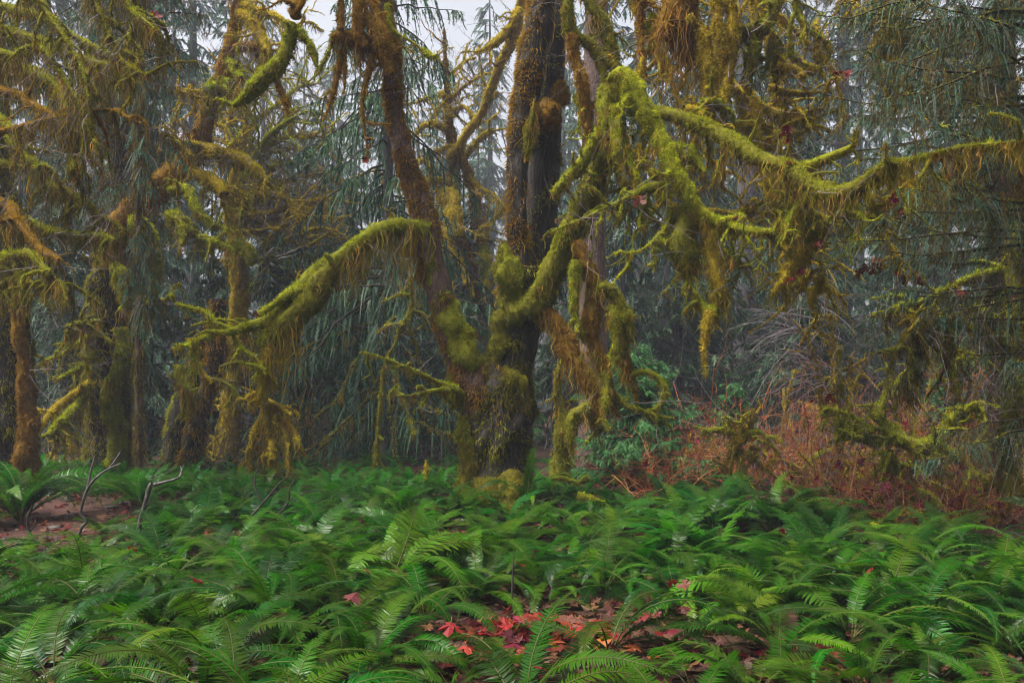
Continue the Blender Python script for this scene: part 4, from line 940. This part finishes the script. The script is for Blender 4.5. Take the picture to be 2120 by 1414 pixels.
# ------------------------------------------------------------------ sword ferns
GC = [(.012, .072, .001), (.018, .088, .001), (.038, .108, .002), (.008, .052, .002), (.008, .068, .004), (.026, .09, .002)]
YC = [(.045, .115, .004), (.06, .125, .005), (.035, .10, .004)]
BC = [(.11, .05, .02), (.15, .075, .025), (.09, .05, .02)]


def frond_geo(rng, e0, e1, twist=.0, npair=62, k=4, cols=GC, wmax=.09, bend=0.):
    n = npair + 10
    u = np.linspace(0, 1, n)
    e = e0 + (e1 - e0) * u ** 1.15
    az = bend * u ** 1.5
    st = np.stack([np.cos(e) * np.cos(az), np.cos(e) * np.sin(az), np.sin(e)], -1)
    c = np.vstack([[0, 0, 0], np.cumsum(st[:-1] / (n - 1), 0)])
    tn = st
    lat = nrm(np.cross([0, 0, 1.], tn) + 1e-6); up = np.cross(tn, lat)
    tw = twist * u
    l2 = lat * np.cos(tw)[:, None] + up * np.sin(tw)[:, None]; u2 = np.cross(tn, l2)
    b = Buf()
    tubes(b, c[None], (np.linspace(.0055, .0016, n))[None], 4, (.10, .10, .03))
    base = np.asarray(cols)[rng.integers(0, len(cols))] * rng.uniform(.85, 1.15)
    idx = np.arange(8, n)
    uu = u[idx]; un = (uu - uu[0]) / (1 - uu[0])
    pl = wmax * np.minimum(1, .45 + un / .16 * .55) * (1 - un ** 2.6) ** .9 + .006
    for sg in (-1, 1):
        m = len(idx)
        fw = .16 + .6 * un ** 2 + rng.normal(size=m) * .07
        d = nrm(l2[idx] * sg * np.cos(fw)[:, None] + tn[idx] * np.sin(fw)[:, None] + u2[idx] * (.12 + rng.normal(size=m) * .06)[:, None])
        s = np.linspace(0, 1, k)
        L_ = pl * rng.uniform(.9, 1.08, m)
        p = c[idx][:, None] + d[:, None] * (L_[:, None] * s)[..., None] + tn[idx][:, None] * (L_[:, None] * .14 * s ** 2)[..., None] - u2[idx][:, None] * (L_[:, None] * rng.uniform(.05, .35, (m, 1)) * s ** 2)[..., None]
        side = nrm(np.cross(d, u2[idx] + rng.normal(size=(m, 3)) * .1 + tn[idx] * .15))
        w = (.0165 * 46 / (npair + 4) * np.minimum(1, .5 + (1 - un))[:, None]) * np.array([.9, 1.05, .8, .12][:k])
        ribbons(b, p, w, side, base * rng.uniform(.88, 1.14, (m, 1)))
    return b


def fern_kind(cols, seed, wmax=.086, np_=62, k=4):
    rng = RS(seed); out = []
    for (e0, e1) in [(1.3, -.9), (1.15, -1.15), (1.0, -1.0), (.85, -1.15), (.65, -.7), (1.35, -.35), (.95, -.7), (.5, -.6), (1.1, -1.4), (.75, -1.1)]:
        out.append(frond_geo(rng, e0, e1, rng.normal() * .5, np_, k, cols, wmax, rng.normal() * .35).mesh('frond', M_FERN))
    return out


FR_G, FR_Y = fern_kind(GC, 1), fern_kind(YC, 2, .15, 30)
FR_B = [frond_geo(RS(9), .3, -.35, .4, 34, 4, BC, .09).mesh('frond', M_FERN), frond_geo(RS(10), .7, -1.1, .4, 34, 4, BC, .09).mesh('frond', M_FERN)]


def fern(x, y, size, n, seed, label, group=None, kind=None, lie=0., nb=0, face=None, z=None, upright=0.):
    rng = RS(seed)
    o = thing('sword_fern', label, 'fern', (x, y, float(ground_z(x, y)) + .02 if z is None else z), group)
    fr = kind or FR_G
    for i in range(n):
        a = i * 2.399 + rng.normal() * .35
        if face is not None and rng.uniform() < .55:
            a = face + rng.normal() * .7
        q = bpy.data.objects.new('frond', FR_B[i % 2] if i >= n - nb else fr[rng.integers(0, len(fr))])
        COL.objects.link(q); q.parent = o
        s = size * rng.uniform(.72, 1.12)
        q.scale = (s, s * rng.choice([-1, 1]), s)
        q.location = (.03 * math.cos(a), .03 * math.sin(a), .03)
        q.rotation_euler = (rng.normal() * .22, lie * rng.uniform(.1, .9) - upright * rng.uniform(0, .5) + rng.normal() * .12, a)
    return o


def far_mesh(seed, cols=GC, n=15):
    rng = RS(seed); b = Buf()
    for i in range(n):
        a = i * 2.399 + rng.normal() * .4
        e0, e1 = [(1.2, -.35), (1.0, -.6), (.85, -.75), (.7, -.9), (1.3, .1), (.5, -.4)][rng.integers(0, 6)]
        g = frond_geo(rng, e0, e1, rng.normal() * .5, 34, 3, cols, .105, rng.normal() * .35)
        s = rng.uniform(.7, 1.1); ca, sa = math.cos(a), math.sin(a)
        Rm = np.array([[ca, -sa, 0], [sa, ca, 0], [0, 0, 1]])
        off = b.n
        for v, c in zip(g.v, g.c):
            b.v.append((v * s) @ Rm.T); b.c.append(c)
        b.f += [f + off for f in g.f]; b.m += g.m; b.n += g.n
    return b.mesh('sword_fern', M_FERN)


FAR = [far_mesh(40 + i) for i in range(6)]
# ferns that stand out
def fern_at(px, pyc, h, size, n, seed, label, **k):
    """px, pyc: where the heart of the fern shows; h: height of that heart over the ground plane"""
    Y = (CZ - h) * FPX / (pyc - HY)
    x = (px - CX) / FPX * Y
    fern(x, Y, size, n, seed, label, **k)
    return x, Y


taken = []
for a in [(545, 1240, .18, .98, 22, 1, 'large fountain shaped fern whose long glossy fronds arch down on all sides', dict(upright=.5)),
          (1610, 1310, .14, .82, 16, 2, 'shiny dark fern with pale sheen on drooping fronds above the lime green ferns', dict(face=3.6, upright=.3)),
          (1760, 1290, .12, 1.0, 14, 3, 'long fern with parallel fronds sweeping sideways beside the shiny dark fern', dict(face=.1)),
          (40, 1055, .1, 1.5, 30, 4, 'tall bushy fern standing at the near side of the muddy path', dict(upright=.7)),
          (290, 1030, .1, 1.05, 24, 5, 'pale green fern thicket on the far side of the path', dict(upright=.4)),
          (490, 1050, .05, .95, 7, 6, 'fern with one upright frond bent over like a hook near the dark forked twigs', dict(upright=.9)),
          (1090, 1055, .1, .9, 16, 7, 'tall arching fern at the foot of the great trunk', dict(upright=.8)),
          (1165, 1070, .1, .85, 16, 8, 'yellowish green fern beside the tall arching fern at the great trunk', dict(upright=.3)),
          (1480, 1090, .1, 1.0, 18, 9, 'dark upright fern at the edge of the red brush', dict(upright=.9)),
          (1600, 1095, .1, 1.15, 20, 10, 'tallest dark fern in front of the candelabra maple', dict(upright=.9)),
          (1700, 1100, .1, 1.05, 18, 11, 'dark fern with upright fronds next to the red leafed thicket', dict(upright=.8)),
          (1440, 1400, .12, .62, 9, 12, 'lime green broad fern at the bottom edge beside the red leaf patch', dict(kind=FR_Y, lie=.2)),
          (1560, 1408, .12, .66, 10, 13, 'bright lime fern at bottom edge below the shiny dark fern', dict(kind=FR_Y)),
          (1690, 1412, .16, .5, 7, 14, 'small lime fern with upright broad fronds at the bottom edge', dict(kind=FR_Y, upright=.6)),
          (940, 1395, .1, .5, 6, 15, 'small yellow green fern at the bottom edge on the path side of the red leaves', dict(kind=FR_Y)),
          (1075, 1370, .1, .45, 5, 16, 'tiny lime fern just below the patch of red leaves', dict(kind=FR_Y, upright=.3)),
          (60, 1185, .1, .8, 9, 17, 'olive yellow old fern in front of the muddy path', dict(kind=FR_Y, lie=.3)),
          (1130, 1240, .06, .62, 7, 18, 'fern with one broad upright shining frond above the red leaf patch', dict(upright=.9)),
          (880, 1270, .08, .95, 14, 19, 'wide flat fern spreading along the path side of the red leaf patch', dict(face=3.0, lie=.3)),
          (1260, 1330, .08, 1.05, 10, 20, 'fern with one long pale ladder like frond lying beside the red leaf patch', dict(face=-.1, lie=.3)),
          (110, 1400, .15, .9, 14, 21, 'fern with white sheen arching along the bottom corner below the path', dict(face=-.2)),
          (300, 1120, .08, .7, 11, 22, 'low fern in front of the broken stick by the path', dict(lie=.2)),
          (1210, 1115, .08, .85, 16, 23, 'blue green fern on the mound in front of the great trunk', dict(lie=.2)),
          (2010, 1150, .1, .9, 15, 24, 'shaded fern below the near dark spruce boughs', dict())]:
    taken.append((*fern_at(*a[:7], **a[7]), .5))
GAPS = [(P(1120, 1300, 1)[0] * 6.1, 5.95, .85, .66), (-.75, 8.1, .45, .3), (1.35, 8.9, .55, .3), (.55, 9.3, .5, .25), (2.0, 5.4, .35, .25), (3.0, 4.6, .3, .2), (-2.0, 6.9, .5, .25), (.95, 5.7, .4, .3), (-3.3, 9.4, .6, .5)]
rng = RS(4)
cand = []
for gy in np.arange(3.5, 14.9, .49):
    for gx in np.arange(-.66 * gy - 1.2, .66 * gy + 1.3, .49):
        cand.append((gx + rng.uniform(-.24, .24), gy + rng.uniform(-.24, .24)))
pc2 = path_pts()
spots = []
for x, y in cand:
    if np.min(np.hypot(pc2[:, 0] - x, pc2[:, 1] - y)) < .95 or math.hypot(x + .1, y - 12.35) < .75:
        continue
    if any(((x - a) / c) ** 2 + ((y - b_) / d) ** 2 < 1 for a, b_, c, d in GAPS):
        continue
    if any(math.hypot(x - a, y - b_) < r for a, b_, r in taken):
        continue
    if y > 12.3 and x > 2 or (x > 3.2 + (11.5 - y) * .9 and y > 9.6):
        continue
    spots.append((x, y))
spots.sort(key=lambda s: s[1] + .05 * abs(s[0]))
rest = spots[300 - len(taken):]; spots = spots[:300 - len(taken)]


def zone(x, y):
    px = CX + x / y * FPX
    if y < 5.2:
        if px < 860:
            return 'sword fern of the bottom row on the path side of the red leaf patch'
        return 'sword fern of the bottom row below the red leaf patch' if px < 1380 else 'sword fern of the bottom row round the lime green ferns'
    if y < 7.4:
        if px < 800:
            return 'sword fern crowding round the large fountain shaped fern'
        return 'sword fern bordering the red leaf patch' if px < 1400 else 'sword fern crowding round the long sweeping fern'
    if y < 10:
        if px < 850:
            return 'low sword fern in the middle of the field, between path and great trunk'
        return 'low sword fern in the middle of the field before the great trunk' if px < 1260 else 'low sword fern in the middle of the field before the brush'
    if px < 950:
        return 'small looking sword fern at the far edge of the field near the hooked frond'
    return 'small looking sword fern round the foot of the great trunk' if px < 1180 else 'small looking sword fern at the far edge of the field under the brush'


rng = RS(8)
for i, (x, y) in enumerate(spots):
    lb = zone(x, y)
    s = rng.uniform(.5, 1.0) * rng.uniform(.8, 1.4) * (1 if y < 9 else (.8 if y < 11.5 else .66))
    if x < -.42 * y and 7.4 < y < 9.6:
        s *= .5
    px = CX + x / y * FPX
    if px > 1380 and y > 7.5:
        s *= 1.12
    grp = lb.replace('sword fern', 'sword ferns')
    if y < 8.2:
        fern(x, y, s, int(rng.integers(11, 20)), 1000 + i, lb, grp, lie=.14 if i % 3 else .3, upright=.3 * (i % 4 == 0), nb=int(rng.integers(0, 3)) if rng.uniform() < .6 else 0, kind=FR_Y if y > 5 and i % 14 == 0 else None)
    else:
        o = bpy.data.objects.new('sword_fern', FAR[i % 6]); COL.objects.link(o)
        o.location = (x, y, float(ground_z(x, y)) + .02); o.rotation_euler = (rng.normal() * .08, rng.normal() * .08, rng.uniform(0, 6.28)); o.scale = (s, s, s * rng.uniform(.7, .95))
        tag(o, lb, 'fern', grp)

# the rest of the fern field, beyond the three hundred that show largest
def merged_ferns(places, seed):
    rng = RS(seed); lib = []
    for e0, e1 in [(1.2, -.35), (1.0, -.6), (.85, -.75), (.7, -.9), (1.3, .1), (.5, -.4)]:
        lib.append(frond_geo(rng, e0, e1, rng.normal() * .5, 26, 2, GC, .11, rng.normal() * .35))
    b = Buf()
    for x, y, s0 in places:
        tint = rng.uniform(.75, 1.25, 3) * np.array([1, 1, .9])
        for i in range(12):
            a = i * 2.399 + rng.normal() * .4; s = s0 * rng.uniform(.7, 1.1); ca, sa = math.cos(a), math.sin(a)
            Rm = np.array([[ca, -sa, 0], [sa, ca, 0], [0, 0, 1]]); g = lib[rng.integers(0, 6)]; off = b.n
            for v, c in zip(g.v, g.c):
                b.v.append((v * s) @ Rm.T + np.array([x, y, float(ground_z(x, y)) + .02])); b.c.append(c * tint)
            b.f += [f + off for f in g.f]; b.m += g.m; b.n += g.n
    o = b.build('fern_undergrowth', M_FERN); o['kind'] = 'stuff'; o['label'] = 'distant sword ferns closing the fern field under the trees'


far = [(x, y, rng.uniform(.45, .7) * (1.15 if x > 2 else .95)) for x, y in rest]
for gy in np.arange(14.9, 19.5, .62):
    for gx in np.arange(-.6 * gy, .62 * gy, .62):
        x, y = gx + rng.uniform(-.3, .3), gy + rng.uniform(-.3, .3)
        if np.min(np.hypot(pc2[:, 0] - x, pc2[:, 1] - y)) > .9 and rng.uniform() < .8:
            far.append((x, y, rng.uniform(.32, .5)))
merged_ferns(far, 19)

# ------------------------------------------------------------------ fallen maple leaves
rng = RS(17)
LM = []
for i in range(8):
    b = Buf(); v, f = maple_leaf_geo(rng, 1., .45); b.add(v - np.array([0, .3, 0]), f, np.array(LEAFC)[i % 5])
    v0 = np.array([[0, -.4, 0.], [0, -.8, .05], [.05, -1.1, .1]]); tubes(b, v0[None], np.full((1, 3), .014), 4, (.3, .12, .04))
    LM.append(b.mesh('maple_leaf', M_LEAF, False))
def put_leaf(x, y, z, s, lb, grp):
    o = bpy.data.objects.new('maple_leaf', LM[rng.integers(0, 8)]); COL.objects.link(o)
    o.location = (x, y, z); o.scale = (s, s, s); o.rotation_euler = (rng.normal() * .35, rng.normal() * .35, rng.uniform(0, 6.28))
    tag(o, lb, 'leaf', grp)
for i in range(150):
    a, r = rng.uniform(0, 6.283), rng.uniform(0, 1) ** .6
    x = GAPS[0][0] + .6 * r * math.cos(a); y = GAPS[0][1] + .44 * r * math.sin(a)
    put_leaf(x, y, float(ground_z(x, y)) + .04 + .16 * rng.uniform() * (1 - r), rng.uniform(.07, .14), 'wet red maple leaf lying in the large red patch among the ferns', 'leaves of the large red patch')
for i in range(110):
    a, b_, c, d = GAPS[1 + i % 8]
    x, y = a + c * rng.normal() * .5, b_ + d * rng.normal() * .6
    put_leaf(x, y, float(ground_z(x, y)) + .05 + .04 * rng.uniform(), rng.uniform(.07, .13), 'fallen brown red maple leaf in a small gap between ferns', 'leaves in the small gaps')
for i in range(22):
    y = rng.uniform(4.2, 11); x = rng.uniform(-.5, .5) * y
    put_leaf(x, y, float(ground_z(x, y)) + rng.uniform(.3, .52), rng.uniform(.05, .10), 'red brown maple leaf caught on top of fern fronds', 'leaves caught on the ferns')
b = Buf()
n = 9000
y = rng.uniform(3, 17, n); x = rng.uniform(-.62, .62, n) * y
near = np.array([np.min(np.hypot(pc2[:, 0] - a, pc2[:, 1] - c)) for a, c in zip(x, y)]) < .5
keep = ~near | (rng.uniform(0, 1, n) < .5)
for a, c in zip(x[keep], y[keep]):
    v, f = maple_leaf_geo(rng, rng.uniform(.04, .12), .5)
    b.add(v @ rotm(rng, .35).T + np.array([a, c, float(ground_z(a, c)) + .045]), f, pick([(.10, .022, .014), (.08, .04, .02), (.06, .03, .02), (.05, .022, .014), (.10, .055, .02), (.045, .028, .018)], 1, rng)[0])
o = b.build('leaf_litter', M_LEAF, None, False); o['kind'] = 'stuff'; o['label'] = 'brown and red leaf litter covering the soil under the ferns'

# ------------------------------------------------------------------ sticks, logs, stones
def stick(name, label, strokes, Y, mat=M_STICK, cat='stick', colr=(.2, .2, .2)):
    o = thing(name, label, cat, tuple(P(*[float(a) for a in strokes[0].split(' ')[0].split(',')[:2]], Y)))
    for i, s in enumerate(strokes):
        pts, rad = trace(s, Y, Y + .05 * i, .05)
        b = Buf(); tubes(b, pts, rad, 9, colr, .15, fq=5); b.build('stem' if i == 0 else 'side_twig', mat, o)
    return o
stick('broken_stick', 'thick grey broken stick leaning out of the ferns by the path', ['280,1138,5.5 286,1105,5 291,1075,5 301,1040,4.5 310,1008,5 314,1000,3', '318,1004,4 340,998,3 362,992,2.5 372,985,2 382,962,1.5', '372,988,2 376,975,1.5 374,965,1'], 9.3)
stick('dead_branch', 'pale crooked birch like branch with a fork by the path', ['158,1120,4 170,1090,3.5 180,1080,3 168,1065,3 170,1045,3 182,1010,3 200,988,2.5 222,972,2 250,960,2', '182,1010,3 186,985,2.5 192,960,2 198,940,1', '225,972,2 240,950,1.5 250,935,1'], 9.6)
stick('bare_twig_clump', 'black curled dead twig standing at the path edge', ['70,1118,2.5 58,1095,3 58,1070,2.5 68,1046,2', '62,1100,2 74,1085,1.5 72,1075,1'], 9.8, M_BARK)
stick('bare_twig_clump', 'dark forked twigs standing in the far ferns beside the hooked frond', ['520,1068,2.5 550,1035,2.5 580,1000,2 600,985,1', '545,1040,2 528,1010,2 528,985,1.5 538,960,1', '575,1066,2 596,1040,2 600,1010,1.5 612,990,1', '595,1065,2 640,1045,1.5 678,1030,1', '600,1045,1.5 630,1020,1.5 665,1015,1'], 10.2, M_BARK)
stick('bare_twig_clump', 'thin dead twigs poking up at the edge of the red leaf patch', ['940,1412,3 965,1350,2.5 985,1310,2', '1060,1240,2 1062,1180,2 1064,1140,1'], 5.4, M_BARK)
stick('dead_log', 'dark wet dead branch lying low among ferns by the broken stick', ['222,1150,5 262,1142,6 300,1146,6 330,1150,4', '290,1138,5 310,1150,4 330,1145,3'], 9.0, M_BARK)
o = thing('mossy_stake', 'thin upright mossy stub poking out of the far ferns', 'stump', tuple(P(885, 1010, 13)))
mossy_limb(o, '884,1015,6 884,990,6 886,965,6 887,955,4', 13, pal='gold', hl=0, name='stub', seed=801)
for i, (s, y, lb) in enumerate([('1140,992,6 1165,990,8 1195,1002,7 1215,990,8 1220,1000,6', 13, 'small yellow mossy branch on the ground below the short golden trunk'), ('1195,1024,8 1225,1034,9 1255,1044,6', 11.6, 'bright lime mossy log peeping from ferns beside the great trunk'), ('1300,1036,5 1340,1034,6 1380,1036,5 1400,1040,3', 12, 'yellow mossy stick on the ground below the young fir'), ('1800,1085,7 1835,1098,8 1850,1115,5', 9.8, 'mossy yellow branch on the ground below the red leafed shrubs'), ('1640,1042,6 1680,1038,7 1720,1036,5', 12, 'yellow mossy branch lying below the candelabra maple'), ('1900,1010,8 1930,1035,9 1960,1062,8 1975,1080,5', 10.8, 'leaning mossy branch among the dark red leaves')]):
    o = thing('mossy_branch', lb, 'branch', tuple(P(*[float(a) for a in s.split(' ')[0].split(',')[:2]], y)))
    mossy_limb(o, s, y, pal='lime', hl=.08, hd=60, name='wood', seed=810 + i, amp=.35)
rng = RS(23)
for i, (px, py, lb) in enumerate([(230, 1048, 'flat pale stone on the far bend of the path'), (28, 1128, 'grey stone on the path below the tall bushy fern'), (150, 1062, 'wet grey stone in the middle of the path'), (110, 1085, 'small dark stone on the near side of the path')]):
    Y = CZ * FPX / (py - HY); x = (px - CX) / FPX * Y
    th, ph = np.meshgrid(np.linspace(0, np.pi, 9), np.linspace(0, 2 * np.pi, 13)[:-1], indexing='ij')
    v = np.stack([np.sin(th) * np.cos(ph) * .09, np.sin(th) * np.sin(ph) * .07, np.cos(th) * .03], -1)
    v = v * (1 + .2 * noise(v + i, 9, 1))[..., None]
    id_ = np.arange(9 * 12).reshape(9, 12)
    b = Buf(); b.add(v, np.stack([id_[:-1], id_[1:], np.roll(id_[1:], -1, 1), np.roll(id_[:-1], -1, 1)], -1).reshape(-1, 4), (.2, .2, .2))
    o = b.build('stone', M_STICK); o.location = (x, Y, float(ground_z(x, Y)) + .035); tag(o, lb, 'stone', 'stones on the path')
# ------------------------------------------------------------------ misty air
HAZE = .0013
v = np.array([(x, y, z) for x in (-100, 100) for y in (-30, 135) for z in (-1.6, 46.)], float)
f = np.array([(0, 1, 3, 2), (4, 6, 7, 5), (0, 4, 5, 1), (2, 3, 7, 6), (0, 2, 6, 4), (1, 5, 7, 3)])
mh, nt, N, L = new_mat('misty_air')
out = N.new('ShaderNodeOutputMaterial'); pv = N.new('ShaderNodeVolumePrincipled')
pv.inputs['Color'].default_value = (.78, .83, 1, 1); pv.inputs['Density'].default_value = HAZE; pv.inputs['Anisotropy'].default_value = 0.
L.new(pv.outputs[0], out.inputs['Volume'])
b = Buf(); b.add(v, f, (1, 1, 1)); hz = b.build('haze', mh, None, False); hz['kind'] = 'stuff'; hz['label'] = 'pale mist filling the forest'
hz.display_type = 'WIRE'

# ------------------------------------------------------------------ light, sky, camera
SUN_EL, SUN_AZ = math.radians(62), math.radians(-112)     # behind the trees, a little to the left, through cloud
w = bpy.data.worlds.new('World'); SC.world = w; w.use_nodes = True
N, L = w.node_tree.nodes, w.node_tree.links
bg = N['Background']
sk = N.new('ShaderNodeTexSky'); sk.sky_type = 'NISHITA'; sk.sun_disc = False
sk.sun_elevation = SUN_EL; sk.sun_rotation = SUN_AZ; sk.air_density = 1.; sk.dust_density = 8.; sk.ozone_density = 1.
hs = N.new('ShaderNodeHueSaturation'); hs.inputs['Saturation'].default_value = .25
L.new(sk.outputs[0], hs.inputs['Color']); L.new(hs.outputs[0], bg.inputs['Color'])
bg.inputs['Strength'].default_value = .07
sl = bpy.data.lights.new('sun', 'SUN'); sl.energy = 1.5; sl.angle = math.radians(16); sl.color = (1, .96, .88)
so = bpy.data.objects.new('sun', sl); COL.objects.link(so)
from mathutils import Vector
sd = Vector((math.sin(SUN_AZ) * math.cos(SUN_EL), math.cos(SUN_AZ) * math.cos(SUN_EL), math.sin(SUN_EL)))
so.rotation_euler = sd.to_track_quat('Z', 'Y').to_euler(); so.location = (0, 0, 50)
cam = bpy.data.cameras.new('camera'); co = bpy.data.objects.new('camera', cam); COL.objects.link(co)
cam.sensor_width = 36; cam.lens = 36 * FPX / 2120; cam.shift_y = (HY - 707) / 2120; cam.clip_end = 500
co.location = (0, 0, CZ); co.rotation_euler = (math.pi / 2, 0, 0)
SC.camera = co
vs = SC.view_settings
vs.view_transform = 'Standard'; vs.look = 'None'; vs.exposure = 2.1; vs.gamma = 1; vs.use_curve_mapping = False
cy = SC.cycles
cy.use_denoising = True; cy.max_bounces = 6; cy.diffuse_bounces = 4; cy.glossy_bounces = 2; cy.transmission_bounces = 4; cy.volume_bounces = 1
cy.use_adaptive_sampling = True; cy.adaptive_threshold = .008; cy.filter_width = 1.1; cy.denoising_prefilter = 'ACCURATE'; cy.caustics_reflective = False; cy.caustics_refractive = False
cy.sample_clamp_indirect = 6
